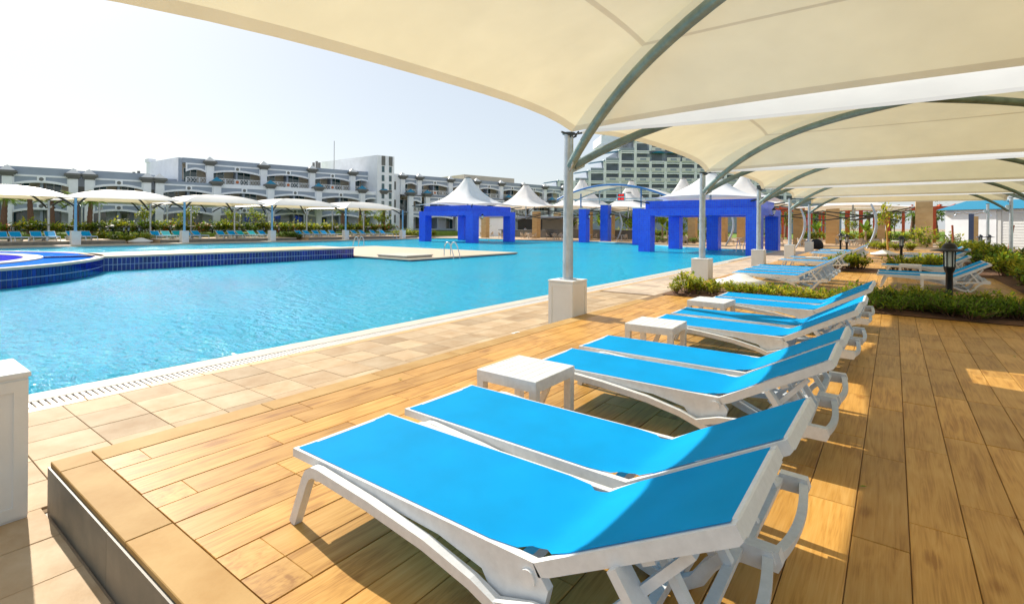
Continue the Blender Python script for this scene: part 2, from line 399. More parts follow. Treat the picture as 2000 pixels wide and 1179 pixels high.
def mosaic_mat(name, c1, c2, grout, sc=1.0):
    m, t, N, L = nt(name)
    out = N.new('ShaderNodeOutputMaterial'); p = N.new('ShaderNodeBsdfPrincipled'); p.inputs['Roughness'].default_value = .35
    tc = N.new('ShaderNodeTexCoord'); ge = N.new('ShaderNodeNewGeometry')
    sx = N.new('ShaderNodeSeparateXYZ'); L.new(tc.outputs['Object'], sx.inputs[0])
    ad = N.new('ShaderNodeMath'); ad.operation = 'ADD'; L.new(sx.outputs[0], ad.inputs[0]); L.new(sx.outputs[1], ad.inputs[1])
    cb = N.new('ShaderNodeCombineXYZ'); L.new(ad.outputs[0], cb.inputs[0]); L.new(sx.outputs[2], cb.inputs[1])
    br = N.new('ShaderNodeTexBrick'); br.offset = 0; br.inputs['Scale'].default_value = sc
    br.inputs['Color1'].default_value = (*c1, 1); br.inputs['Color2'].default_value = (*c2, 1); br.inputs['Mortar'].default_value = (*grout, 1)
    br.inputs['Mortar Size'].default_value = .012; br.inputs['Brick Width'].default_value = .16; br.inputs['Row Height'].default_value = .16
    L.new(cb.outputs[0], br.inputs['Vector'])
    no = N.new('ShaderNodeTexNoise'); no.inputs['Scale'].default_value = 1.1; no.inputs['Detail'].default_value = 5; L.new(tc.outputs['Object'], no.inputs['Vector'])
    mr = N.new('ShaderNodeMapRange'); mr.inputs[1].default_value = .3; mr.inputs[2].default_value = .7; mr.inputs[3].default_value = .90; mr.inputs[4].default_value = 1.08; L.new(no.outputs['Fac'], mr.inputs[0])
    hv = N.new('ShaderNodeHueSaturation'); L.new(br.outputs[0], hv.inputs['Color']); L.new(mr.outputs[0], hv.inputs['Value'])
    L.new(hv.outputs[0], p.inputs['Base Color'])
    bp = N.new('ShaderNodeBump'); bp.inputs['Strength'].default_value = .3; bp.inputs['Distance'].default_value = .02; L.new(br.outputs['Fac'], bp.inputs['Height']); bp.invert = True; L.new(bp.outputs[0], p.inputs['Normal'])
    L.new(p.outputs[0], out.inputs[0]); return m
COBALT = mosaic_mat('cobalt_mosaic', (.004, .075, .82), (.008, .115, .92), (.05, .16, .75))
BLACKM = M('black_metal', (.012, .013, .016), .35, metal=.2, var=.2)
FROST = M('frosted_glass', (.62, .68, .66), .3, var=.05)
GLASSD = M('dark_glass', (.025, .075, .085), .06, var=.4, scale=.5, spec=.9)
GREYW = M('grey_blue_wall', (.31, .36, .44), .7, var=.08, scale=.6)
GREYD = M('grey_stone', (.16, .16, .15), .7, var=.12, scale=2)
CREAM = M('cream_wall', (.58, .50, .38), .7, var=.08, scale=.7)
SANDST = M('sandstone', (.48, .30, .12), .7, scale=1.6, col2=(.58, .40, .19), bump=.12, bscale=12, rnd=.05)
SOIL = M('soil', (.085, .04, .02), .95, col2=(.16, .075, .035), scale=8, bump=.4, bscale=25)
LAWN = M('lawn', (.10, .19, .02), .9, col2=(.20, .30, .03), scale=3, bump=.3, bscale=60)
LEAFY = M('leaf_yellow', (.55, .48, .03), .5, col2=(.32, .38, .03), scale=5, isl=.35, rnd=.12, trans=.35, spec=.12)
LEAFG = M('leaf_green', (.11, .21, .018), .5, col2=(.23, .33, .03), scale=4, isl=.4, rnd=.12, trans=.3, spec=.12)
LEAFD = M('leaf_dark', (.03, .075, .012), .5, col2=(.08, .15, .02), scale=4, isl=.4, rnd=.1, trans=.25, spec=.12)
FLOWER = M('orange_blossom', (.75, .16, .03), .6, isl=.4)
BARK = M('bark', (.13, .075, .05), .9, col2=(.24, .12, .08), scale=12, bump=.6, bscale=30)
BARKP = M('pale_bark', (.30, .22, .14), .9, col2=(.42, .32, .2), scale=9, bump=.4)
REDP = M('red_paint', (.62, .03, .012), .45, var=.12)
RUST = M('red_brown_timber', (.28, .055, .02), .6, col2=(.4, .11, .04), scale=3)
TEAL = M('teal_roof', (.0, .20, .34), .4, var=.08)
NAVY = M('navy_roof_side', (.015, .06, .24), .5, var=.08)
RATTAN = M('rattan', (.46, .36, .25), .7, var=.2, scale=30)
COUNTER = M('grey_counter', (.14, .14, .13), .6, var=.2)
FLOOR2 = M('restaurant_floor', (.52, .36, .22), .6, var=.12, scale=.9)
STEEL = M('stainless', (.62, .64, .65), .16, metal=1.0, var=.05)
SKIN = M('skin', (.36, .20, .13), .5, var=.05)
SHIRT = M('white_shirt', (.68, .66, .66), .8, var=.05)
BLACKC = M('black_cloth', (.012, .012, .014), .8, var=.3)
LED = emit_mat('red_led', (1.0, .03, .02), 1.6)
ORANGE = M('orange_motif', (.55, .16, .05), .6)
# ================================================================ SETTING
rng = random.Random(7)
LOW, WAT = -.32, -.43
SHORE = [(-7.62, 46.6), (-16, 49.2), (-23, 55.2), (-30, 58.6), (-36, 56.2), (-46, 57), (-52, 58), (-55.8, 56)]
g = MB()
zg = LOW - .02
def flat(mb, pts, z, mi=0): mb.add([(x, y, z) for x, y in pts], [tuple(range(len(pts)))], mi)
flat(g, [(-7.62, -300), (1500, -300), (1500, 46.6), (-7.62, 46.6)], zg)
flat(g, [(-1500, -300), (-55.8, -300), (-55.8, 56), (-1500, 56)], zg)
flat(g, [(-1500, 56), (-55.8, 56), (-52, 58), (-46, 57), (-36, 56.2), (-30, 58.6), (-30, 2500), (-1500, 2500)], zg)
flat(g, [(-30, 58.6), (-23, 55.2), (-16, 49.2), (-7.62, 46.6), (1500, 46.6), (1500, 2500), (-30, 2500)], zg)
flat(g, [(-55.8, -300), (-7.62, -300), (-7.62, -30), (-55.8, -30)], zg)
struct(g.build('ground', STONE2))
# pool basin, lining and water
POOLIN = M('pale_blue_mosaic', (.10, .52, .72), .4, var=.12, scale=1.5)
b = MB()
loop = [(-55.8, -30), (-7.62, -30)] + SHORE
b.add([(x, y, zg) for x, y in loop] + [(x, y, -1.9) for x, y in loop], [(i, i + len(loop), (i + 1) % len(loop) + len(loop), (i + 1) % len(loop)) for i in range(len(loop))])
flat(b, loop, -1.9)
struct(b.build('pool_basin', POOLIN))
w = MB(); flat(w, [(x, y) for x, y in loop], WAT)
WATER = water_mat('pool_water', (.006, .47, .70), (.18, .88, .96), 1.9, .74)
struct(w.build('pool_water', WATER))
# far shore coping
c = MB()
for (a, d) in zip(SHORE[:-1], SHORE[1:]):
    va, vd = Vector(a), Vector(d); t = (vd - va).normalized(); n = Vector((t.y, -t.x))
    q = [va - t * .15, vd + t * .15, vd + n * 1.0 + t * .15, va + n * 1.0 - t * .15]
    c.prism([(p.x, p.y) for p in q], zg + .004, LOW + .03 + rng.random() * .01)
struct(c.build('far_coping', BEIGE))
f2 = MB(); flat(f2, [(-55, 57.5), (-46, 58.2), (-36, 57.6), (-30, 60), (-22.4, 56.5), (-15.6, 50.4), (-5, 47.8), (16, 59), (16, 98), (-64, 98)], LOW - .006)
struct(f2.build('restaurant_floor', FLOOR2))
# near pool edge: coping, drain channel, tan band
cp = MB(); cp.box((-7.72, -3, zg - .3), (-7.40, 46.4, LOW + .004)); cp.box((-7.40, -3, zg - .3), (-7.385, 46.4, LOW + .002))
cop = struct(cp.build('pool_coping', COPING))
ch = MB(); ch.box((-7.384, -3, zg - .1), (-7.136, 46.4, LOW - .03)); struct(ch.build('drain_channel', BLACKC))
sl = MB(); y = -1.0
while y < 30:
    sl.box((-7.38, y, LOW - .022), (-7.14, y + .034, LOW - .001)); y += .058
gr = stuff(sl.build('drain_slats', M('white_grate', (.70, .68, .64), .5, var=.06))); gr.parent = cop
tb = MB(); yy = -3.0
while yy < 46:
    tb.bbox((-7.134, yy, zg - .05), (-6.985, yy + .58, LOW + .001), .003); yy += .588
tbo = stuff(tb.build('tan_edge_tiles', TAN)); tbo.parent = cop
# lower pool deck with slate tiles
pd = MB(); pd.box((-6.984, -6, zg - .2), (-2.0, .86, LOW - .014)); pd.box((-6.984, .86, zg - .2), (-4.53, 13.9, LOW - .014), 0)
deck_low = struct(pd.build('pool_deck', GROUT))
TW, TL = .478, .488
t_me = MB().bbox((0, 0, -.03), (TW - .006, TL - .006, 0), .003).mesh('slate_tile', STONE)
j = 0
for i in range(10):
    x = -6.98 + i * TW
    for k in range(-6, 26):
        y = 1.49 + (k - 1) * TL
        o = None
        if x + TW > -4.53 and y + TL > .875:
            if x > -4.55 and y > .87: continue
            if y < .87: o = obj('slate_tile', t_me, deck_low, (x, y, LOW + rng.uniform(-.0015, .0015))); o.scale = (1, (.874 - y) / TL, 1)
            else: continue
        if o is None: o = obj('slate_tile', t_me, deck_low, (x, y, LOW + rng.uniform(-.0015, .0015)))
pdf = MB(); x = -6.98
for i in range(5):
    y = 13.9
    while y < 46:
        pdf.box((-6.98 + i * TW, y, zg - .03), (-6.98 + (i + 1) * TW - .006, y + TL - .006, LOW + rng.uniform(-.002, .002))); y += TL
STONEF = M('slate_tile_far', (.44, .33, .23), .55, scale=2.2, col2=(.56, .44, .31), isl=.22, bump=.2, bscale=14)
o = stuff(pdf.build('slate_tiles_beyond', STONEF)); o.parent = deck_low

# raised deck with wood-look planks
X0, Y0 = -4.52, .90
rd = MB(); rd.box((X0 + .012, Y0 + .012, -.5), (14, 58, -.012))
deck = struct(rd.build('raised_deck', GROUT))
PW, PL = .242, 1.21
pl_me = MB().bbox((-PW / 2 + .0022, -PL / 2 + .0022, -.02), (PW / 2 - .0022, PL / 2 - .0022, 0), .003).mesh('plank', WOOD)
A_ = R(36.73); ca, sa = math.cos(A_), math.sin(A_)
def proj(x, y, z):
    rr = x * ca + y * sa; ff = -x * sa + y * ca
    if ff < .2: return None
    return 1000 + rr / ff * 998.4, 441 + (1.6 - z) / ff * 998.4, ff
planks = []
for i in range(60):
    x = -4.28 + PW * (i + .5)
    off = rng.choice((0, .33, .52, .8, 1.0))
    y = 1.118 - off
    while y < 11.78:
        a, e = max(y, 1.118), min(y + PL, 11.78)
        if e - a > .06:
            pr = proj(x, (a + e) / 2, 0)
            vis = pr is not None and -150 < pr[0] < 2150 and pr[1] < 1330
            planks.append(((pr[2] if vis else 50), x, a, e))
        y += PL
planks.sort()
rest = MB()
for n, (d, x, a, e) in enumerate(planks):
    if n < 280 and d < 40:
        o = obj('plank', pl_me, deck, (x, (a + e) / 2, rng.uniform(-.0012, .0012)))
        o.scale = (1, (e - a) / PL, 1)
    else:
        rest.box((x - PW / 2 + .003, a + .003, -.02), (x + PW / 2 - .003, e - .003, rng.uniform(-.001, .001)))
o = stuff(rest.build('planks_beyond', WOOD)); o.parent = deck
# border tiles, front and left, and riser tiles
x = X0; n = 0
while x < 6:
    l = .235 if n == 0 else 1.2
    me = MB().bbox((.003, .003, -.03), (l - .003, .215, 0), .004).mesh('border_tile', WOODB)
    obj('border_tile', me, deck, (x, Y0, 0))
    me = MB().bbox((0, 0, 0), (1.19, .315, .02), .002).mesh('riser_tile', RISER)
    x += l; n += 1
rz_me = MB().box((.002, -.012, LOW - .02), (1.198, .010, -.032)).mesh('riser_tile', RISER)
for k in range(6): obj('riser_tile', rz_me, deck, (X0 + k * 1.2, Y0 + .0, 0))
rx_me = MB().box((-.012, .002, LOW - .02), (.010, 1.198, -.032)).mesh('riser_tile', RISER)
for k in range(12): obj('riser_tile', rx_me, deck, (X0, Y0 + .012 + k * 1.2, 0))
bl_me = MB().bbox((.003, .003, -.03), (.232, 1.197, 0), .004).mesh('border_tile', WOODB)
y = Y0 + .218
for k in range(10):
    if y + 1.2 > 11.9: break
    obj('border_tile', bl_me, deck, (X0, y, 0)); y += 1.2
# decks of the further lounger groups
def plank_field(name, x0, x1, y0, y1):
    mb = MB(); x = x0
    while x < x1:
        y = y0 - rng.random()
        while y < y1:
            a, e = max(y, y0), min(y + PL, y1)
            if e - a > .05: mb.box((x + .003, a + .003, -.02), (min(x + PW, x1) - .003, e - .003, rng.uniform(-.001, .001)))
            y += PL
        x += PW
    o = stuff(mb.build(name, WOOD)); o.parent = deck
plank_field('planks_middle_group', -4.5, 12, 13.9, 22.6)
plank_field('planks_far_group', -4.5, 5, 24.6, 50)
for (x0, y0, x1, y1) in ((-4.4, 11.82, 9, 13.86), (-2.0, 22.64, 9, 24.56), (2.6, 15.5, 4.6, 50)):
    mb = MB(); nx, ny = 24, 10; vs = []; fs = []
    for i in range(nx + 1):
        for k in range(ny + 1):
            ed = i in (0, nx) or k in (0, ny)
            vs.append((x0 + (x1 - x0) * i / nx, y0 + (y1 - y0) * k / ny, .006 if ed else .03 + rng.uniform(0, .05)))
    for i in range(nx):
        for k in range(ny):
            a = i * (ny + 1) + k; fs.append((a, a + ny + 1, a + ny + 2, a + 1))
    mb.add(vs, fs, 0, True)
    struct(mb.build('planting_bed', SOIL))

# far side: decks, garden terrace, lawns
for (y0, y1, nm) in ((-12, 16.6, 'far_deck'), (19.4, 33.6, 'far_deck'), (35.2, 53, 'far_deck')):
    mb = MB(); mb.box((-66, y0, -.5), (-57.25, y1, 0), 0); mb.box((-57.26, y0 + .02, -.5), (-57.2, y1 - .02, -.03), 1); mb.box((-57.5, y0 - .02, -.03), (-57.17, y1 + .02, .012), 2)
    struct(mb.build(nm, [FLOOR2, RISER, BEIGE]))
mb = MB(); mb.box((-57.2, -20, zg - .2), (-55.7, 56, LOW + .01)); struct(mb.build('far_pool_coping', BEIGE))
mb = MB(); mb.box((-160, -60, -.5), (-66, 140, .45)); struct(mb.build('garden_terrace', LAWN))
mb = MB(); mb.box((-140, 98.2, -.5), (120, 420, -.25)); struct(mb.build('lawn', LAWN))
mb = MB(); mb.box((14.2, -60, -.5), (200, 98, -.2)); struct(mb.build('side_lawn', LAWN))
mb = MB(); mb.prism([(-57, 53.2), (-50, 59), (-47.5, 59.6), (-52, 70), (-60, 90), (-66, 100), (-64, 80)], zg, LOW + .01); struct(mb.build('garden_path', BEIGE))

# ---------------------------------------------------------------- islands in the pool
TANTOP = M('tan_stone', (.48, .30, .12), .6, var=.1, scale=2)
isl = thing('island_wall', 'long raised pool wall clad in cobalt tiles with a tan top', 'pool wall', (-26.6, 7.0, LOW))
mb = MB(); mb.box((-3.4, -.1, -1.5), (-.004, 12.38, .44)); mb.build('wall_core', GROUTB, isl)
mb = MB(); mb.bbox((-.13, -.1, .442), (.03, 12.42, .52), .01); mb.bbox((-3.5, -.1, .442), (-3.3, 12.42, .52), .01); mb.bbox((-3.3, 11.0, .442), (-.13, 12.42, .515), .01)
mb.build('coping', COPING, isl)
MB().bbox((-3.298, -.1, .442), (-.132, 10.98, .525), .01).build('tan_top', TANTOP, isl)
ht_me = MB().box((-.006, .012, -.268), (.014, .144, 0)).mesh('tile', HTILE)
for k in range(80):
    for r_ in range(2):
        obj('tile', ht_me, isl, (-.004, -.03 + k * .1552, .432 - r_ * .292))
hx_me = MB().box((.012, -.006, -.268), (.144, .014, 0)).mesh('tile', HTILE)
for k in range(8):
    for r_ in range(2):
        obj('tile', hx_me, isl, (-1.25 + k * .1552, 12.384, .432 - r_ * .292))
CX, CY_, RO = -29.0, -1.2, 8.5
rp = thing('round_pool', 'raised round pool with cobalt tiled outside and white inner ring', 'pool', (CX, CY_, LOW))
def ring(mb, r0, r1, z0, z1, n=96, a0=0, a1=360, mi=0):
    for k in range(n):
        p = R(a0 + (a1 - a0) * k / n); q = R(a0 + (a1 - a0) * (k + 1) / n)
        vs = []
        for zz in (z0, z1):
            for (rr, aa) in ((r0, p), (r1, p), (r1, q), (r0, q)): vs.append((rr * math.cos(aa), rr * math.sin(aa), zz))
        mb.add(vs, [(0, 3, 2, 1), (4, 5, 6, 7), (1, 2, 6, 5), (3, 0, 4, 7)], mi)
    return mb
ring(MB(), RO - .25, RO - .004, -1.5, .44).build('outer_wall', GROUTB, rp)
ring(MB(), RO - .26, RO + .03, .442, .525).build('coping', COPING, rp)
ring(MB(), RO - .34, RO - .262, -1.5, .50).build('inner_lining', COBALT, rp)
ring(MB(), 6.2, 6.6, -.4, .535).build('white_ring', COPING, rp)
ring(MB(), 6.0, 6.199, -.4, .530).build('dark_step', GREYD, rp)
da = .156 / RO
rt_me = MB().box((-.006, .012, -.268), (.014, .144, 0)).mesh('tile', HTILE)
for k in range(72):
    a = R(12) + k * da
    for r_ in range(2):
        obj('tile', rt_me, rp, ((RO - .002) * math.cos(a), (RO - .002) * math.sin(a), .432 - r_ * .292), (0, 0, a))
RIDGE = M('divider', (.02, .03, .12), .3)
w2 = MB(); flat(w2, [(CX + 8.15 * math.cos(R(a)), CY_ + 8.15 * math.sin(R(a))) for a in range(0, 360, 6)], .165)
struct(w2.build('raised_pool_water', water_mat('raised_water', (.003, .16, .72), (.2, .5, .95), .35, .92, .12)))
w3 = MB(); flat(w3, [(CX + 6.05 * math.cos(R(a)), CY_ + 6.05 * math.sin(R(a))) for a in range(0, 360, 6)], .195)
struct(w3.build('inner_pool_water', water_mat('inner_water', (.02, .02, .50), (.1, .2, .9), .3, .95, .08)))
# small pier between wall and round pool
pr_ = MB(); pr_.bbox((6.62, -.17, -.4), (8.2, .17, .545), .01); pr_.bbox((8.2, -.2, -.6), (8.56, .2, .44), .01)
pr_.build('tiled_divider', HTILE, rp, (0, 0, 0), (0, 0, R(77)))
# flat beige island deck
bd = thing('island_deck', 'flat beige stone deck with dark edge in the middle of the pool', 'deck', (-29.5, 24.4, LOW))
MB().bbox((-8, -5.0, -.05), (8, 5.1, .03), .008).build('slab', BEIGE, bd)
MB().box((-7.95, -4.95, -1.5), (7.95, 5.05, -.052)).build('dark_base', HTILE, bd)
s_ = MB(); s_.bbox((-1.25, -1.0, 0), (1.25, 1.0, .10), .02); s_.bbox((-1.3, -1.05, .102), (1.3, 1.05, .16), .02)
tag(s_.build('low_hatch', COPING, None, (-23.3, 20.6, LOW + .03)), 'low cream slab hatch lying on the island deck corner', 'hatch')
def ladder(loc, rz, label):
    t = thing('pool_ladder', label, 'ladder', loc, rz, 'stainless pool ladders')
    for yy in (-.28, .28):
        path = [(-.55, yy, 0), (-.55, yy, .45), (-.48, yy, .72), (-.33, yy, .86), (-.15, yy, .84), (0, yy, .66), (.22, yy, .1), (.25, yy, -.6)]
        MB().tube(path, .03, 8).build('rail', STEEL, t)
    for zz in (-.2, -.45): MB().box((.16, -.27, zz), (.30, .27, zz + .03)).build('tread', STEEL, t)
    return t
ladder((-21.6, 23.0, LOW + .03), 0, 'stainless ladder on the near edge of the beige island deck')
ladder((-37.4, 27.6, LOW + .03), math.pi, 'stainless ladder on the far edge of the beige island deck')
ladder((-10.2, 45.6, LOW), R(-100), 'stainless ladder at the pool corner by the blue pavilion')
ladder((-55.9, 48.0, LOW), 0, 'stainless ladder on the far bank below the last loungers')
# ================================================================ CANOPIES
def canopy(name, label, group, p00, p10, p11, p01, z0, zs=1.0, seam=True, armmat=GALVG, n=14, rise=.14, sag=.28, riseV=.0, sagV=.6, dz=(0, 0, 0, 0), ex=3.0, hz_=1.0):
    """sail over two crossed arches; corners are post heads (x,y)"""
    cx = sum(p[0] for p in (p00, p10, p11, p01)) / 4; cy = sum(p[1] for p in (p00, p10, p11, p01)) / 4
    t = thing(name, label, 'canopy', (cx, cy, 0), 0, group)
    C = [Vector((p[0] - cx, p[1] - cy)) for p in (p00, p10, p11, p01)]
    Hh = .90 * zs * hz_
    def A(k, u):
        q = C[k] * (u * .978)
        return Vector((q.x, q.y, z0 + .02 + dz[k] * u * u + Hh * (1 - u ** ex)))
    us = [0, .08, .18, .3, .42, .52, .592, .607, .68, .76, .84, .90, .945, .972, .985, 1.0]
    mb = MB()
    for k in range(4):
        k2 = (k + 1) % 4
        mid = (C[k] + C[k2]) / 2; inn = -mid.normalized()
        rows = []
        for u in us:
            a, b = A(k, u), A(k2, u); row = []
            for i in range(n + 1):
                s = i / n; q = 2 * s - 1
                p = a.lerp(b, s)
                sg, ri = (sag, rise) if abs(mid.x) > abs(mid.y) else (sagV, riseV)
                d = sg * (u ** 2.2) * (1 - abs(q) ** 2.2)
                p = p + Vector((inn.x * d, inn.y * d, ri * zs * u ** 2 * (1 - q ** 4) - .06 * zs * math.sin(math.pi * u) * (1 - q * q)))
                row.append(p)
            rows.append(row)
        nn = n + 1
        vs = [p for r in rows for p in r]
        for r in range(len(us) - 1):
            mi = 1 if (us[r] >= .97 or (seam and us[r] == .592)) else 0
            mb.add(vs, [], 0)
            o = len(mb.v) - len(vs)
            mb.v = mb.v[:o] if False else mb.v
            fs = [(r * nn + i, r * nn + i + 1, (r + 1) * nn + i + 1, (r + 1) * nn + i) for i in range(n)]
            # reuse one vertex block per sector
            mb.v = mb.v[:o]
            if r == 0: base = len(mb.v); mb.v.extend([tuple(v) for v in vs])
            for f in fs:
                mb.f.append(tuple(x + base for x in f)); mb.m.append(mi); mb.s.append(True)
    mem = mb.build('membrane', [MEMB, HEM], t)
    # two crossed arches
    def arch(a, b):
        path = []
        for i in range(33):
            s = i / 32; q = 2 * s - 1
            p = a.lerp(b, .5 + q * .492)
            path.append((p.x, p.y, z0 - .58 * zs + (Hh + .44 * zs) * (1 - abs(q) ** 2.9)))
        return MB().tube(path, .075 * zs, 10)
    arch(C[0], C[2]).build('arch', armmat, t)
    arch(C[1], C[3]).build('arch', armmat, t)
    # corner plates and straps
    for k in range(4):
        e = A(k, 1.0); d = (C[k]).normalized(); pn = Vector((-d.y, d.x))
        m2 = MB()
        m2.tube([(e.x + pn.x * .2, e.y + pn.y * .2, e.z - .01), (e.x + d.x * .02, e.y + d.y * .02, e.z - .05), (e.x - pn.x * .2, e.y - pn.y * .2, e.z - .01)], .018, 6)
        m2.tube([(e.x, e.y, e.z - .05), (C[k].x, C[k].y, z0 - .1)], .016, 6)
        m2.build('corner_plate', DARKSTEEL, t)
    return t

def post(label, group, loc, ztop, base=True, bh=.95, mat=GALV, side=1, zs=1.0, bs=.5, back=0.0, dirs=(45, -45)):
    t = thing('canopy_post', label, 'post', loc, 0, group)
    z = 0
    if base:
        h = bs / 2
        blk = MB().bbox((-h, -h, 0), (h, h + back, bh - .03), .004).build('base_block', WHITEP, t)
        MB().bbox((-h - .012, -h - .012, bh - .03), (h + .012, h + .012 + back, bh), .006).build('block_cap', WHITEP, blk)
        for (sx, sy) in ((1, 0), (0, -1)):
            pm = MB(); a, b_, zz0, zz1, w_ = -h + .0, h - .0, .02, bh - .05, .07
            parts = [((a, zz0), (a + w_, zz1)), ((b_ - w_, zz0), (b_, zz1)), ((a + w_, zz1 - w_), (b_ - w_, zz1)), ((a + w_, zz0), (b_ - w_, zz0 + w_))]
            for (p, q) in parts:
                if sx: pm.box((h, p[0] + back, p[1]), (h + .01, q[0] + back, q[1]))
                else: pm.box((p[0], -h - .01, p[1]), (q[0], -h, q[1]))
            pm.build('panel_frame', WHITEP, blk)
        z = bh
    r0 = .095 * zs
    MB().tube([(0, 0, z), (0, 0, ztop - loc[2])], [r0, r0 * .9], 20).build('pole', mat, t)
    MB().lathe([(r0 * 1.25, ztop - loc[2] - .0), (r0 * 1.25, ztop - loc[2] + .025)], 20).build('head_plate', DARKSTEEL, t)
    MB().lathe([(r0 * 1.7, z), (r0 * 1.7, z + .02)], 20).build('foot_plate', mat, t)
    br = MB()
    zb = ztop - loc[2] - .56 * zs
    for ang in dirs:
        d = Vector((math.cos(R(ang)), math.sin(R(ang)), 0)); n = Vector((-d.y, d.x, 0)) * .012
        vs = []
        for sgn in (-1, 1):
            for (q, zz) in ((r0 * .9, -.14), (.30, -.03), (.32, .10), (.22, .14), (r0 * .9, .10)):
                vs.append(d * q + n * sgn + Vector((0, 0, zb + zz)))
        br.add(vs, [(0, 1, 2, 3, 4), (9, 8, 7, 6, 5)] + [(i, 5 + i, 5 + (i + 1) % 5, (i + 1) % 5) for i in range(5)])
    br.build('arm_bracket', mat, t)
    return t

PY = [.05, 8.11, 16.3, 24.62, 33.1, 41.5, 49.9]
PX, PXR, PZ = -4.77, 5.45, 3.28
near_l = ['white post base at the left edge of the photo, nearest of its row',
          'tall galvanised canopy post on white base, nearest fully seen beside the loungers',
          'galvanised canopy post on white base behind yellow shrubs, second along the pool',
          'galvanised canopy post on white base, third along the pool edge',
          'galvanised canopy post on white base, fourth along the pool edge',
          'galvanised canopy post on white base, fifth and farthest along the near pool edge']
for k in range(6):
    post(near_l[k], 'canopy posts along the near pool edge', (PX, PY[k], LOW), PZ, back=.49 if k == 0 else 0.0)
post('slim galvanised post rising from shrubs before the white hut, nearer of two', 'canopy posts in the right hand shrubs', (5.5, 41.3, 0), 3.45, base=False, dirs=(135, -135))
post('slim galvanised post rising from shrubs before the white hut, farther of two', 'canopy posts in the right hand shrubs', (5.4, 49.6, 0), 3.4, base=False, dirs=(135, -135))
can_l = ['cream tensile canopy overhead filling the top of the photo',
         'cream tensile canopy second from the camera along the near row',
         'cream tensile canopy third from the camera along the near row',
         'cream tensile canopy fourth from the camera along the near row',
         'cream tensile canopy farthest of the near row']
for k in range(5):
    canopy('shade_canopy', can_l[k], 'cream canopies over the near loungers', (PX, PY[k]), (PXR, PY[k]), (PXR, PY[k + 1]), (PX, PY[k + 1]), PZ, dz=(-.24, -.1, 0, 0) if k == 0 else (0, 0, 0, 0))
# far bank
FY = [4.2, 12.9, 21.4, 30.4, 40.2, 49.8]; FX, FXR, FZ = -56.9, -66.4, 3.75
far_l = ['', 'pale blue canopy post on white base, leftmost across the pool', 'pale blue canopy post on white base, second from left across the pool',
         'pale blue canopy post on white base, third from left across the pool', 'pale blue canopy post on white base behind the pool ladder',
         'pale blue canopy post on white base next to the left blue pavilion']
for k in range(1, 6):
    post(far_l[k], 'canopy posts on the far pool edge', (FX, FY[k], LOW), FZ, bh=1.2, mat=BLUEPOLE, zs=1.15, bs=.62, dirs=(135, -135))
for k in range(0, 6):
    post('slim grey canopy post at the back of the far lounger decks', 'canopy posts at the back of the far decks', (FXR + .5, FY[k], 0), FZ, base=False, mat=GALV, zs=1.15)
    if k < 5: post('slim grey canopy post at the back of the far lounger decks', 'canopy posts at the back of the far decks', (FXR - .6, (FY[k] + FY[k + 1]) / 2, .4), FZ - .1, base=False, mat=GALV, zs=1.05)
fc_l = ['white canopy over the far loungers, leftmost, cut by the photo edge', 'white canopy over the far loungers, second from left', 'white canopy over the far loungers, third from left',
        'white canopy over the far loungers, fourth from left', 'white canopy over the far loungers, rightmost by the blue pavilion']
for k in range(5):
    canopy('shade_canopy', fc_l[k], 'white canopies over the far loungers', (FXR, FY[k]), (FX, FY[k]), (FX, FY[k + 1]), (FXR, FY[k + 1]), FZ, 1.2, seam=False, armmat=DARKSTEEL, n=10, ex=2.3, hz_=1.0, sagV=.6, rise=.05)
    canopy('shade_canopy', 'white canopy of the second far row behind, half hidden', 'white canopies of the second far row', (FXR - 16.2, FY[k] + 4.4), (FXR - 7.4, FY[k] + 4.4), (FXR - 7.4, FY[k] + 12.6), (FXR - 16.2, FY[k] + 12.6), FZ + .25, 1.1, seam=False, armmat=DARKSTEEL, n=8, ex=2.3, sagV=.5)
    post('slim grey canopy post at the rear of the second far row', 'canopy posts of the second far row', (FXR - 7.4, FY[k] + 4.4, .4), FZ + .25, base=False, zs=1.0)
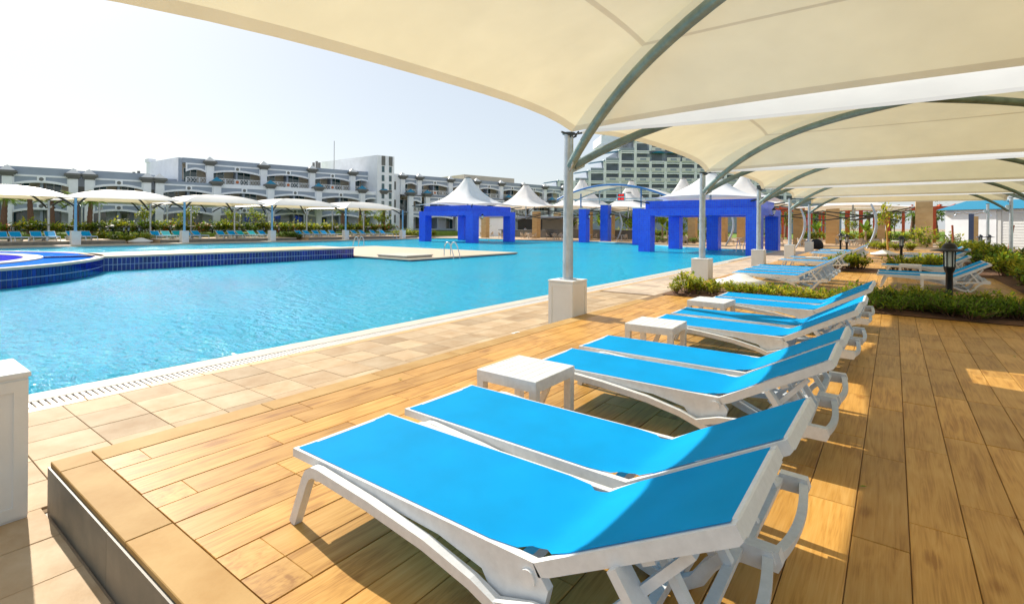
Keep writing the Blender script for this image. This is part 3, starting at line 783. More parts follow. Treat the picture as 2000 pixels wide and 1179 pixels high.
# ================================================================ LOUNGERS, TABLES, LAMPS
BL, BA = .80, R(29)       # backrest length and angle
def make_lounger():
    t = thing('sun_lounger', 'x', 'sun lounger', (0, 0, 0), 0, 'blue sling loungers')
    HX, W, Z = 1.57, .335, .36
    # seat frame: side rails that deepen toward the hinge, and end rail
    sf = MB()
    for s in (-1, 1):
        y0, y1 = (W - .036, W) if s > 0 else (-W, -W + .036)
        sf.prism([(0, .317), (.35, .317), (1.12, .292), (1.36, .245), (1.42, .16), (1.57, .13), (1.65, .20), (1.67, .285), (1.605, .362), (0, .362)], y0, y1, 'y')
    sf.bbox((0, -W + .036, .312), (.04, W - .036, .362), .006)
    sf.box((.7, -W + .036, .300), (.74, W - .036, .325)); sf.box((1.43, -W + .036, .20), (1.48, W - .036, .25))
    fr = sf.build('seat_frame', PLASTIC, t)
    for s in (-1, 1): MB().tube([(1.585, s * (W - .01), .30), (1.585, s * (W + .012), .30)], .034, 14).build('hinge_pin', PLASTIC, fr)
    # backrest frame
    ux, uz = math.cos(BA), math.sin(BA)
    def bp(l, h): return (1.605 + l * ux - h * uz, .357 + l * uz + h * ux)
    bf = MB()
    for s in (-1, 1):
        y0, y1 = (W - .036, W) if s > 0 else (-W, -W + .036)
        bf.prism([bp(0, -.045), bp(.05, -.053), (bp(BL - .02, -.053)), bp(BL, -.042), bp(BL, .004), bp(0, .004)], y0, y1, 'y')
    M4 = Matrix.Translation((1.605, 0, .357)) @ Matrix.Rotation(-BA, 4, 'Y')
    bf.bbox((BL - .030, -W + .036, -.048), (BL, W - .036, .005), .006, 0, M4)
    bf.box((.06, -W + .036, -.06), (.09, W - .036, -.03), 0, M4); bf.box((.42, -W + .036, -.08), (.47, W - .036, -.05), 0, M4)
    bf.build('backrest_frame', PLASTIC, t)
    # sling
    prof = [(.025, .366)] + [(.025 + 1.48 * i / 12, .366) for i in range(1, 12)] + [(1.51, .366)]
    for l in (0.0, .03, .08): pass
    prof += [(1.55, .3675), (1.585, .371), (1.62, .380)] + [bp(l, .009) for l in (.07, .16, .28, .40, .52,   .64, BL - .02)]
    ny = 8; vs = []; fs = []
    for i, (x, z) in enumerate(prof):
        hw = W - .018
        if 1.54 < x < 1.64: hw = W - .075
        elif 1.50 < x < 1.67: hw = W - .035
        for k in range(ny + 1):
            q = 2 * k / ny - 1
            vs.append((x, q * hw, z - .018 * (1 - q ** 4) * min(1, .25 + x)))
    for i in range(len(prof) - 1):
        for k in range(ny):
            a = i * (ny + 1) + k; fs.append((a, a + ny + 1, a + ny + 2, a + 1))
    sm = MB().add(vs, fs, 0, True)
    sm.build('sling', SLING, t)
    # side leg frames
    side = [(.085, 0), (.20, .262), (.225, .300), (.262, .322), (.31, .326), (.70, .300), (1.08, .258), (1.34, .205), (1.56, .128), (1.74, .055), (1.84, .030), (1.92, .034), (1.98, .075), (2.03, .155), (2.10, .225), (2.20, .265)]
    for s in (-1, 1):
        y0, y1 = (W + .010, W + .056) if s > 0 else (-W - .056, -W - .010)
        lb = MB()
        lb.ribbon(side, [.050, .050, .052, .052, .052, .048, .046, .044, .044, .044, .046, .046, .042, .038, .038, .04], y0, y1)
        lb.ribbon([(1.46, .165), (1.62, .215), (1.85, .240), (2.05, .258), (2.26, .272)], .042, y0 + .003, y1 - .003)
        lb.prism([(2.14, .235), (2.285, .235), (2.30, .27), (2.285, .315), (2.16, .318)], y0 - .004, y1 + .004, 'y')
        lb.ribbon([bp(.34, -.05), (2.08, .262)], .036, y0 - .03 * s - (.045 if s > 0 else 0), y1 - .03 * s - (0 if s > 0 else -.045) - (.03 if s > 0 else 0))
        lg = lb.build('leg_frame', PLASTIC, t)
    # cross members and bowed carrying handle
    MB().tube([(.30, -W - .05, .305), (.30, W + .05, .305)], .02, 8).build('crossbar', PLASTIC, t)
    MB().box((1.86, -W - .02, .03), (1.90, W + .02, .075)).build('crossbar', PLASTIC, t)
    hd = MB(); vs = []; ns = 14
    for i in range(ns + 1):
        q = 2 * i / ns - 1; x = 2.245 + .035 * (1 - q * q); y = q * (W + .04)
        vs += [(x, y, .30 - .03 * (1 - q * q)), (x + .04, y, .30 - .03 * (1 - q * q)), (x + .04, y, .25), (x, y, .25)]
    fs = [(0, 1, 2, 3), (4 * ns + 3, 4 * ns + 2, 4 * ns + 1, 4 * ns)]
    for i in range(ns):
        for j in range(4): fs.append((4 * i + j, 4 * i + 4 + j, 4 * i + 4 + (j + 1) % 4, 4 * i + (j + 1) % 4))
    hd.add(vs, fs); hd.build('handle', PLASTIC, t)
    # back prop
    bq = MB()
    for s in (-1, 1): bq.ribbon([bp(.45, -.06), (2.16, .30)], .034, s * .20 - .018, s * .20 + .018)
    bq.box((2.14, -W, .275), (2.18, W, .30))
    for s in (-1, 1): bq.ribbon([bp(.60, -.075), (1.84, .215)], .032, s * .27 - .016, s * .27 + .016)
    bq.build('back_prop', PLASTIC, t)
    return t
LG = make_lounger()
def lounger(x, y, label, rz=0.0, group=None, first=[True]):
    if first[0]:
        first[0] = False; o = LG; o.location = (x, y, 0); o['label'] = label
        KID.clear()
    else: o = copy_tree(LG, (x, y, 0), rz, label)
    o.rotation_euler = (0, 0, rz)
    if group: o['group'] = group
    return o
near = [(1.885, 'blue sling lounger closest to the camera, first of the near row'), (2.675, 'blue sling lounger second from the camera, before the first side table'),
        (4.205, 'blue sling lounger third from the camera, just beyond the first side table'), (5.005, 'blue sling lounger fourth from the camera, before the second side table'),
        (6.815, 'blue sling lounger fifth from the camera, just beyond the second side table'), (7.615, 'blue sling lounger sixth from the camera, before the third side table'),
        (9.215, 'blue sling lounger seventh from the camera, just beyond the third side table'), (9.995, 'blue sling lounger eighth from the camera, against the yellow shrubs')]
for i, (y, lb) in enumerate(near):
    lounger(-2.66 + .017 * i + rng.uniform(-.01, .01), y, lb, R(rng.uniform(-.8, .8)) if i else R(.3), 'blue sling loungers in the near row')
for i, (y, nm) in enumerate(((15.4, 'nearest'), (16.4, 'second'), (17.4, 'third'), (18.4, 'farthest'))):
    lounger(-3.6, y, 'blue lounger beyond the yellow shrubs near the white dome, %s of four' % nm, R(rng.uniform(-1, 1)), 'loungers beyond the yellow shrubs')
for i, (y, nm) in enumerate(((22.5, 'nearer of two with a table between'), (24.9, 'farther of two with a table between'))):
    lounger(-3.6, y, 'blue lounger past the third canopy post, ' + nm, R(rng.uniform(-1, 1)), 'loungers past the third post')
for i, (y, nm) in enumerate(((29.8, 'nearest'), (31.0, 'second'), (33.4, 'third'), (34.6, 'farthest'))):
    lounger(-3.4, y, 'blue lounger in the far end group by the bollard lamp, %s of four' % nm, R(rng.uniform(-1, 1)), 'loungers at the far end')
for i, (x, y, nm) in enumerate(((-.36, 17.55, 'behind the big bollard lamp, nearest of the right hand set'), (-.36, 18.55, 'behind the big bollard lamp, second of the right hand set'),
                                (-.33, 22.0, 'third of the right hand set, behind a white table'), (.3, 29.0, 'fourth of the right hand set near the hut'), (.4, 30.2, 'fifth of the right hand set near the hut'), (.4, 33.0, 'last of the right hand set near the hut'))):
    lounger(x, y, 'blue lounger seen side on, ' + nm, R(rng.uniform(-1, 1)), 'loungers on the right among shrubs')
fy = [8.63, 9.7, 10.9, 11.8, 13.5, 14.45, 19.9, 20.85, 21.9, 22.9, 23.9, 26.24, 27.33, 28.46, 29.62, 30.94, 35.6, 36.8, 38.0, 39.2, 40.4, 44.12, 45.3, 47.3, 48.5]
for i, y in enumerate(fy):
    grp = 'left' if y < 17 else ('middle' if y < 34 else 'right')
    o = lounger(-57.9 - rng.uniform(0, .5), y, 'blue lounger facing the pool on the %s far deck across the water' % grp, math.pi + R(rng.uniform(-4, 4)), 'loungers on the %s far deck' % grp)
    o.scale = (1.12, 1.12, 1.12)
    if i in (7, 8, 13, 14):
        for chd in o.children:
            if chd.name.startswith('sling'):
                chd.data = chd.data.copy(); chd.data.materials[0] = SLING2
def make_table():
    t = thing('side_table', 'x', 'table', (0, 0, 0), 0, 'white resin side tables')
    h = .29; tm = MB()
    n = 7; w = (2 * h - .04) / n
    for i in range(n):
        tm.bbox((-h + .02 + i * w + .001, -h + .02, .405), (-h + .02 + (i + 1) * w - .001, h - .02, .429), .003)
    tm.build('top_slats', PLASTIC, t)
    ap = MB()
    for (a, b_) in (((-h, -h), (h, -h + .022)), ((-h, h - .022), (h, h)), ((-h, -h + .022), (-h + .022, h - .022)), ((h - .022, -h + .022), (h, h - .022))):
        ap.bbox((a[0], a[1], .345), (b_[0], b_[1], .431), .004)
    ap.box((-h + .022, -h + .022, .385), (h - .022, h - .022, .403))
    ap.build('apron', PLASTIC, t)
    for sx in (-1, 1):
        for sy in (-1, 1):
            x, y = sx * (h - .033), sy * (h - .033)
            MB().box((x - .031, y - .031, 0), (x + .031, y + .031, .344)).build('leg', PLASTIC, t)
    return t
TB = make_table()
tabs = [(-2.43, 3.47, 'white square side table between second and third loungers', 0), (-2.33, 6.10, 'white square side table between fourth and fifth loungers', 0),
        (-2.35, 8.55, 'white square side table between sixth and seventh loungers', 0), (-2.55, 23.7, 'white side table between the two loungers past the third post', 0),
        (.85, 16.75, 'white side table in front of the side-on lounger by the bollard lamp', 0), (.45, 21.2, 'white side table before the third side-on lounger', 0),
        (-2.4, 32.2, 'white side table among the far end loungers', 0), (1.2, 28.1, 'white side table near the hut, left of a pair', 0), (2.0, 28.2, 'white side table near the hut, right of a pair', 0)]
for i, (x, y, lb, q) in enumerate(tabs):
    if i == 0: TB.location = (x, y, 0); TB['label'] = lb
    else: copy_tree(TB, (x, y, 0), R(rng.uniform(-3, 3)), lb)
# bollard lamps
def make_lamp():
    t = thing('bollard_lamp', 'x', 'lamp', (0, 0, 0), 0, 'black bollard garden lamps')
    MB().lathe([(.075, 0), (.062, .04), (.058, .62), (.085, .68), (.095, .74), (.095, .755)], 20).build('stem', BLACKM, t)
    cg = MB()
    for a in range(0, 360, 60): cg.tube([(.085 * math.cos(R(a)), .085 * math.sin(R(a)), .755), (.092 * math.cos(R(a)), .092 * math.sin(R(a)), 1.06)], .012, 6)
    cg.build('lantern_cage', BLACKM, t)
    MB().lathe([(.072, .756), (.078, 1.05)], 20).build('glass', FROST, t)
    MB().lathe([(.31, 1.06), (.315, 1.068), (.18, 1.105), (.125, 1.12), (.118, 1.16), (.09, 1.205), (.04, 1.23), (.022, 1.235), (.018, 1.26), (.0001, 1.265)], 28).build('hat', BLACKM, t)
    return t
LP = make_lamp()
lamps = [(.96, 14.3, 0, 'large black bollard lamp with wide hat in the front shrubs'), (.32, 32.0, 0, 'black bollard lamp in the middle distance left of the white domes'), (-2.3, 37.6, 0, 'black bollard lamp behind the far end loungers'),
         (-3.0, 43.0, 0, 'small black bollard lamp near the black bag'), (4.5, 44.5, 0, 'black bollard lamp before the hut, left of a close pair'), (5.1, 46.2, 0, 'black bollard lamp before the hut, right of a close pair')]
for i, (x, y, z, lb) in enumerate(lamps):
    if i == 0: LP.location = (x, y, z); LP.scale = (1.06, 1.06, 1.06); LP['label'] = lb
    else: copy_tree(LP, (x, y, z), 0, lb, 1.0)
for (x, y) in ((-66.5, 10.5), (-66, 16.9), (-66, 17.6), (-62.5, 18.0), (-61.5, 19.0), (-60.5, 17.8), (-66.3, 23.5), (-66.4, 31.2), (-66.3, 34.4), (-66.4, 38.7), (-62.5, 34.3), (-66.6, 43.2)):
    o = copy_tree(LP, (x, y, 0), 0, 'black bollard lamp among the far garden shrubs'); o['group'] = 'bollard lamps in the far garden'; o.scale = (1.1, 1.1, 1.1)
def make_mush(mat, nm, label, grp):
    t = thing(nm, label, 'lamp', (0, 0, 0), 0, grp)
    MB().lathe([(.10, 0), (.08, .5), (.08, .75)], 14).build('stem', BLACKM, t)
    MB().lathe([(.10, .75), (.10, .95)], 14).build('glass', FROST, t)
    MB().lathe([(.44, .95), (.44, .985), (.25, 1.05), (.08, 1.10), (.0001, 1.11)], 20).build('hat', mat, t)
    return t
MU = make_mush(WHITEP, 'mushroom_lamp', 'white hatted mushroom lamp in the far garden shrubs', 'white mushroom lamps in the far garden')
MU.location = (-67, 11.8, .3)
for (x, y) in ((-67, 15.0), (-67, 18.3), (-67, 26.0), (-67.2, 28.4), (-67, 36.6), (-67, 45.5), (-67, 51.5)): copy_tree(MU, (x, y, .3))
# white fibreglass domes
def dome(loc, s, label):
    t = thing('white_dome', label, 'dome', loc, 0, 'white fibreglass domes', s)
    MB().lathe([(.47, 0), (.52, .10), (.54, .12)], 28).build('drum', WHITEP, t)
    MB().lathe([(.62, .10), (.62, .15), (.40, .20), (.22, .28), (.12, .32), (.0001, .33)], 28).build('cap', WHITEP, t)
dome((-3.3, 14.75, 0), 1.05, 'low white domed cover behind the yellow shrubs near the second post')
dome((-58.2, 18.1, LOW), 1.6, 'low white domed cover in the far planting gap across the pool')
dome((-.4, 36.5, 0), 1.1, 'low white domed cover behind the middle bollard lamp')
# black bag, floor drain
bg_ = MB(); pr = [(.0001, 0), (.34, .02), (.42, .2), (.40, .45), (.27, .68), (.12, .78), (.0001, .79)]
bg_.lathe(pr, 18, (0, 0, 0), 0, True, 1.1, .7); bg_.lathe([(.0001, 0), (.2, .02), (.24, .12), (.15, .24), (.0001, .26)], 14, (-.45, -.1, 0))
tag(bg_.build('bag', BLACKC, None, (-4.6, 44.2, 0)), 'black slumped bag on the deck behind the fifth canopy post', 'bag')
dr = MB(); dr.bbox((-.1, -.1, 0), (.1, .1, .006), .003)
for k in range(3): dr.box((-.06 + k * .05, -.05, .0062), (-.035 + k * .05, .05, .0075), 1)
tag(dr.build('floor_drain', [WHITEP, BLACKM], None, (-5.35, 7.4, LOW + .003)), 'small white floor drain in the slate tiles by the first post', 'drain')
# ================================================================ PLANTS
def leaf(mb, p, d, up, L, w, mi=0):
    d = d.normalized(); s = d.cross(up)
    if s.length < 1e-3: s = d.cross(Vector((1, .3, 0)))
    s = s.normalized(); n = s.cross(d).normalized()
    m = p + d * L * .45 - n * L * .06
    e = p + d * L - n * L * .22
    mb.add([p, m + s * w / 2, e, m - s * w / 2], [(0, 1, 2), (0, 2, 3)], mi)
def rv(r): 
    while True:
        v = Vector((r.uniform(-1, 1), r.uniform(-1, 1), r.uniform(-1, 1)))
        if .05 < v.length < 1: return v
def shrub_parts(seed, n, rad, L, w, sprigs=5, flowers=0, base=.0):
    """returns (leaves MB, stems MB): sprigs that carry whorls of leaves, uneven outline"""
    r = random.Random(seed); lv, st = MB(), MB()
    rx, ry, rz = rad
    for k in range(sprigs):
        a = 2 * math.pi * k / sprigs + r.uniform(-.5, .5); q = r.uniform(.25, 1.0)
        tip = Vector((rx * q * math.cos(a), ry * q * math.sin(a), rz * r.uniform(.75, 1.25) * (1.1 - .45 * q * q)))
        root = Vector((rx * .25 * q * math.cos(a), ry * .25 * q * math.sin(a), 0))
        midp = root.lerp(tip, .5) + Vector((r.uniform(-.05, .05), r.uniform(-.05, .05), rz * .12))
        st.tube([root, midp, tip], [.012, .009, .004], 4, 0, False)
        m = n // sprigs
        for i in range(m):
            s = .25 + .75 * (i + r.random()) / m
            p = root.lerp(midp, s * 2) if s < .5 else midp.lerp(tip, s * 2 - 1)
            v = rv(r); v.z = abs(v.z) * .6 + .1
            p = p + Vector((r.gauss(0, rx * .13), r.gauss(0, ry * .13), r.gauss(0, rz * .07)))
            if p.z < base + .01: p.z = base + .01 + r.random() * .05
            leaf(lv, p, v, Vector((0, 0, 1)), L * r.uniform(.6, 1.25), w * r.uniform(.7, 1.2), 1 if r.random() < flowers else 0)
    return lv, st
SH = {}
def shrub_kind(key, seeds, n, rad, L, w, mats, sprigs, flowers=0):
    SH[key] = []
    for s in seeds:
        lv, st = shrub_parts(s, n, rad, L, w, sprigs, flowers)
        SH[key].append((lv.mesh('foliage', mats), st.mesh('stems', BARK)))
shrub_kind('croton', (1, 2, 3, 4), 330, (.42, .40, .42), .15, .055, [LEAFY, LEAFG], 11, .35)
shrub_kind('green', (5, 6, 7, 8), 420, (.46, .44, .36), .11, .045, [LEAFG, LEAFD], 13, .4)
shrub_kind('fern', (9, 10, 11), 560, (.5, .5, .30), .12, .026, [LEAFG, LEAFD], 18, .25)
shrub_kind('hedge', (12, 13, 14), 300, (1.0, 1.2, 1.0), .34, .16, [LEAFY, LEAFG], 14, .45)
shrub_kind('hedged', (15, 16), 300, (1.0, 1.2, .9), .32, .15, [LEAFG, LEAFD], 14, .4)
shrub_kind('bloom', (17, 18), 280, (.9, 1.1, .8), .30, .15, [LEAFG, FLOWER], 13, .25)
shrub_kind('tall', (19, 20), 420, (1.3, 1.3, 2.2), .40, .2, [LEAFY, LEAFG], 18, .5)
def shrub(key, loc, label, group, s=1.0, nm='shrub'):
    fm, sm = rng.choice(SH[key])
    t = thing(nm, label, 'shrub', loc, rng.uniform(0, 6.28), group, s * rng.uniform(.85, 1.15))
    obj('foliage', fm, t); obj('stems', sm, t)
    return t
# front bed, left end croton, then ferns and greens to the right
x = -4.1
while x < -.9:
    shrub('croton', (x, 12.1 + rng.uniform(-.12, .15), .02), 'yellow and green croton shrub behind the eighth lounger', 'croton shrubs of the front bed', .68)
    shrub('croton', (x + .2, 12.75 + rng.uniform(-.15, .2), .02), 'yellow and green croton shrub behind the eighth lounger', 'croton shrubs of the front bed', .58)
    x += .40
shrub('croton', (-3.95, 12.3, .02), 'tall sprawling yellow croton at the pool end of the front bed', None, 1.0)
for k in range(60):
    x = -.9 + rng.random() * 6.4; y = 11.98 + rng.random() * 1.0
    shrub('fern', (x, y, .02), 'low dark feathery ground shrub in the front bed by the bollard lamp', 'feathery shrubs of the front bed', .80)
for k in range(24):
    x = -.9 + rng.random() * 6.4; y = 12.9 + rng.random() * .9
    shrub('green', (x, y, .02), 'green leafy shrub at the back of the front bed', 'leafy shrubs of the front bed', .70)
for k in range(16):
    shrub('croton', (-.6 + k * .38, 12.9 + rng.uniform(-.4, .4), .02), 'yellowish leafy shrub dotted through the front bed by the big bollard lamp', 'yellowish shrubs round the big lamp', .82)
for k in range(14):
    shrub('croton', (-1.9 + rng.random() * 3.6, 22.9 + rng.random() * 1.5, .02), 'yellow croton shrub between the side-on loungers and the far groups', 'croton shrubs of the middle bed', 1.2)
for k in range(60):
    y = 15.8 + 30 * rng.random() ** 1.2
    shrub('green' if rng.random() < .55 else 'croton', (3.0 + rng.uniform(-.3, 1.4), y, .02), 'lush green shrub of the long bed on the right', 'shrubs of the long right bed', 1.25 + y * .010)
for k in range(12):
    shrub('croton', (-1.5 + rng.random() * 3.5, 46 + rng.random() * 3, .02), 'yellow shrub at the far end of the near deck', 'shrubs at the far end of the deck', 1.1)
# far garden hedge
for k in range(64):
    y = 2 + k * .86
    key = rng.choice(('hedge', 'hedge', 'hedged', 'bloom'))
    lb = {'hedge': 'yellow green hedge shrub behind the far loungers', 'hedged': 'dark green hedge shrub behind the far loungers', 'bloom': 'hedge shrub with orange blossom behind the far loungers'}[key]
    shrub(key, (-67.6 + rng.uniform(-.6, .8), y, .42), lb, lb.replace('shrub', 'shrubs'), 1.2)
for k in range(10):
    shrub('hedge' if k % 2 else 'hedged', (-58.6 - rng.random() * 7, 16.8 + rng.random() * 2.4, LOW), 'bushy shrub in the planting gap beside the far white dome', 'shrubs in the far planting gap', .85)
for k in range(5):
    shrub('hedged', (-58.6 - rng.random() * 5, 34.0 + rng.random() * 1.0, LOW), 'dark shrub in the gap between the middle and right far decks', 'shrubs in the second far gap', .8)
for k in range(9):
    shrub('hedge', (-60 - rng.random() * 5, 53.4 + k * .8, LOW), 'yellow shrub beside the path by the left blue pavilion', 'yellow shrubs by the left pavilion', .95)
shrub('tall', (-68.5, 52.0, .4), 'big round yellow green bush right of the far palms', None, .9, 'bush')
# palms
def make_palm(h, seed, crown=1.6, mat=BARK):
    r = random.Random(seed)
    tr = MB(); path = []; rad = []
    for i in range(15):
        s = i / 14; path.append((.12 * math.sin(s * 2 + seed), .08 * math.cos(s * 2.6), h * s)); rad.append((.30 - .12 * s) * (1.0 + (.10 if i % 2 else -.04)))
    tr.tube(path, rad, 10)
    cr = MB(); top = Vector(path[-1])
    for k in range(16):
        a = 2 * math.pi * k / 16 + r.uniform(-.15, .15); el = r.uniform(-.1, 1.1)
        d = Vector((math.cos(a) * math.cos(el), math.sin(a) * math.cos(el), math.sin(el)))
        pts = []; p = top.copy(); v = d.copy(); L = crown * r.uniform(.85, 1.15)
        for i in range(9):
            pts.append(p.copy()); p = p + v * (L / 8); v = (v + Vector((0, 0, -.17))).normalized()
        cr.tube(pts, [.022 - .002 * i for i in range(9)], 4, 1, False)
        for i in range(1, 9):
            t = (pts[i] - pts[i - 1]).normalized(); s = t.cross(Vector((0, 0, 1))).normalized()
            for sg in (-1, 1):
                for q in (0, .5):
                    leaf(cr, pts[i - 1].lerp(pts[i], q), s * sg + t * .7 + Vector((0, 0, -.25)), Vector((0, 0, 1)), L * .32 * math.sin(math.pi * (.18 + .8 * i / 9)) + .06, .05, 0)
    return tr.mesh('trunk', mat), cr.mesh('crown', [LEAFG, BARKP])
PALM = [make_palm(3.5, 1), make_palm(3.7, 2), make_palm(4.2, 3, 1.5)]
def palm(loc, k, label, group, s=1.0):
    t = thing('palm_tree', label, 'palm tree', loc, rng.uniform(0, 6.28), group, s)
    obj('trunk', PALM[k][0], t); obj('crown', PALM[k][1], t)
for i, (y, nm) in enumerate(((10.5, 'leftmost'), (12.3, 'second from left'), (14.0, 'third from left'), (15.9, 'fourth from left'), (17.2, 'fifth from left'))):
    palm((-70, y, .45), i % 2, 'palm with shaggy brown trunk before the left hotel wing, ' + nm, 'palms before the left hotel wing', 1.0)
for i, (y, nm) in enumerate(((48.8, 'leftmost'), (52.2, 'second'), (53.2, 'third'), (57.1, 'rightmost'))):
    palm((-70, y, .45), i % 2, 'palm with brown trunk before the hotel stair tower, %s of four' % nm, 'palms before the stair tower', .98)
# small broadleaf plants
def make_tree(h, cr, seed, n=500, L=.3, mats=None, tm=None, stems=5, thick=.09):
    r = random.Random(seed); tr, cw = MB(), MB()
    fork = Vector((r.uniform(-.1, .1), r.uniform(-.1, .1), h * .5))
    tr.tube([(0, 0, 0), fork * .5 + Vector((.04, 0, 0)), fork], [thick, thick * .8, thick * .7], 8)
    for k in range(stems):
        a = 2 * math.pi * k / stems + r.uniform(-.4, .4); e = fork + Vector((cr * .6 * math.cos(a), cr * .6 * math.sin(a), h * r.uniform(.2, .4)))
        tr.tube([fork, fork.lerp(e, .5) + Vector((0, 0, h * .05)), e], [thick * .6, thick * .4, thick * .15], 6)
        for j in range(3):
            c = e + Vector((r.gauss(0, cr * .35), r.gauss(0, cr * .35), r.gauss(0, h * .10)))
            tr.tube([e, c], [thick * .15, .006], 4)
            for i in range(n // (stems * 3)):
                v = rv(r); p = c + Vector((r.gauss(0, cr * .2), r.gauss(0, cr * .2), r.gauss(0, h * .07)))
                leaf(cw, p, v + Vector((0, 0, .2)), Vector((0, 0, 1)), L * r.uniform(.6, 1.2), L * .42, 1 if r.random() < .4 else 0)
    return tr.mesh('trunk', tm or BARKP), cw.mesh('crown', mats or [LEAFG, LEAFY])
TREE = [make_tree(3.0, .9, 1, 420, .34), make_tree(3.4, 1.2, 2, 560, .36, [LEAFD, LEAFG]), make_tree(5.5, 2.2, 3, 900, .5, [LEAFD, LEAFG], BARK, 7, .16)]
def tree(loc, k, label, group=None, s=1.0, nm='tree'):
    t = thing(nm, label, 'tree', loc, rng.uniform(0, 6.28), group, s)
    obj('trunk', TREE[k][0], t); obj('crown', TREE[k][1], t); return t
TREE.append(make_tree(3.1, .45, 8, 170, .30, [LEAFY, LEAFG], M('yellow_bark', (.46, .26, .06), .8), 4, .06))
for (y, nm) in ((21.9, 'leftmost'), (26.3, 'second'), (31.6, 'third'), (34.7, 'fourth'), (55.2, 'fifth'), (56.4, 'rightmost')):
    tree((-69, y, .45), 0 if y < 50 else 0, 'slim young tree between hedge and hotel arcade, %s of six' % nm, 'young trees before the hotel', .95)
# banana and garden plants round the restaurant
def make_banana(seed, h=2.4):
    r = random.Random(seed); tr, cw = MB(), MB()
    tr.tube([(0, 0, 0), (.03, 0, h * .3), (.05, .02, h * .5)], [.11, .09, .06], 8)
    for k in range(9):
        a = 2 * math.pi * k / 9 + r.uniform(-.3, .3); el = r.uniform(.6, 1.35); v = Vector((math.cos(a) * math.cos(el), math.sin(a) * math.cos(el), math.sin(el)))
        p = Vector((.05, .02, h * .48)); L = h * r.uniform(.4, .62); rows = []
        s = v.cross(Vector((0, 0, 1))).normalized()
        for i in range(7):
            w = .19 * math.sin(math.pi * (.08 + .9 * i / 6.6)) + .01
            rows.append((p - s * w + Vector((0, 0, .03)), p.copy(), p + s * w + Vector((0, 0, .03)))); p = p + v * (L / 6); v = (v + Vector((0, 0, -.13))).normalized()
        vs = [q for row in rows for q in row]
        cw.add(vs, [(i * 3 + j, i * 3 + j + 1, i * 3 + j + 4, i * 3 + j + 3) for i in range(6) for j in range(2)], 0, True)
    return tr.mesh('stem', BARKP), cw.mesh('leaves', LEAFG)
BAN = [make_banana(1), make_banana(2, 2.9)]
def banana(loc, label, group, s=1.0):
    t = thing('banana_plant', label, 'plant', loc, rng.uniform(0, 6.28), group, s); k = rng.randrange(2)
    obj('stem', BAN[k][0], t); obj('leaves', BAN[k][1], t)

# fallen leaves on the deck
r_ = random.Random(5); fl = MB()
for k in range(46):
    p = Vector((r_.uniform(-4.2, 4.5), r_.uniform(1.3, 11.6), .012)); a = r_.uniform(0, 6.28)
    leaf(fl, p, Vector((math.cos(a), math.sin(a), .1)), Vector((0, 0, 1)), r_.uniform(.03, .06), .02)
tag(fl.build('fallen_leaves', LEAFG), 'small fallen leaves scattered over the wood deck', 'leaves', None, 'stuff')
# ================================================================ BLUE PAVILIONS, TENTS, RESTAURANT
def pavilion(label, x0, y0, x1, y1, zl, zt, cw, parts):
    t = thing('blue_pavilion', label, 'pavilion', (x0, y0, 0), 0, 'cobalt mosaic pavilions in the pool')
    X, Y = x1 - x0, y1 - y0
    for (a, b_) in parts:
        MB().box((a * (X - cw), b_ * (Y - cw), -1.6), (a * (X - cw) + cw, b_ * (Y - cw) + cw, zl - .55)).build('column', COBALT, t)
    zb = zl - .549
    def frame(nm, o, z0, z1, th):
        MB().box((o, o, z0), (X - o, o + th, z1)).build(nm, COBALT, t)
        MB().box((o, Y - o - th, z0), (X - o, Y - o, z1)).build(nm, COBALT, t)
        MB().box((o, o + th + .002, z0), (o + th, Y - o - th - .002, z1)).build(nm, COBALT, t)
        MB().box((X - o - th, o + th + .002, z0), (X - o, Y - o - th - .002, z1)).build(nm, COBALT, t)
    frame('lower_beam', -.002, zb, zl, cw + .004)
    frame('upper_beam', .42, zl + .002, zt, cw - .1)
    return t
pavilion('cobalt blue pavilion standing in the water on the right, under a white tent', -16.8, 39.9, -7.6, 47.9, 3.05, 3.70, 1.0, ((0, 0), (1, 0), (1, 1), (0, 1), (.42, 1)))
pavilion('cobalt blue pavilion standing in the water on the left, below the pointed tent', -48.2, 44.9, -39.2, 53.2, 3.35, 4.0, 1.1, ((0, 0), (1, 0), (1, 1), (0, 1)))

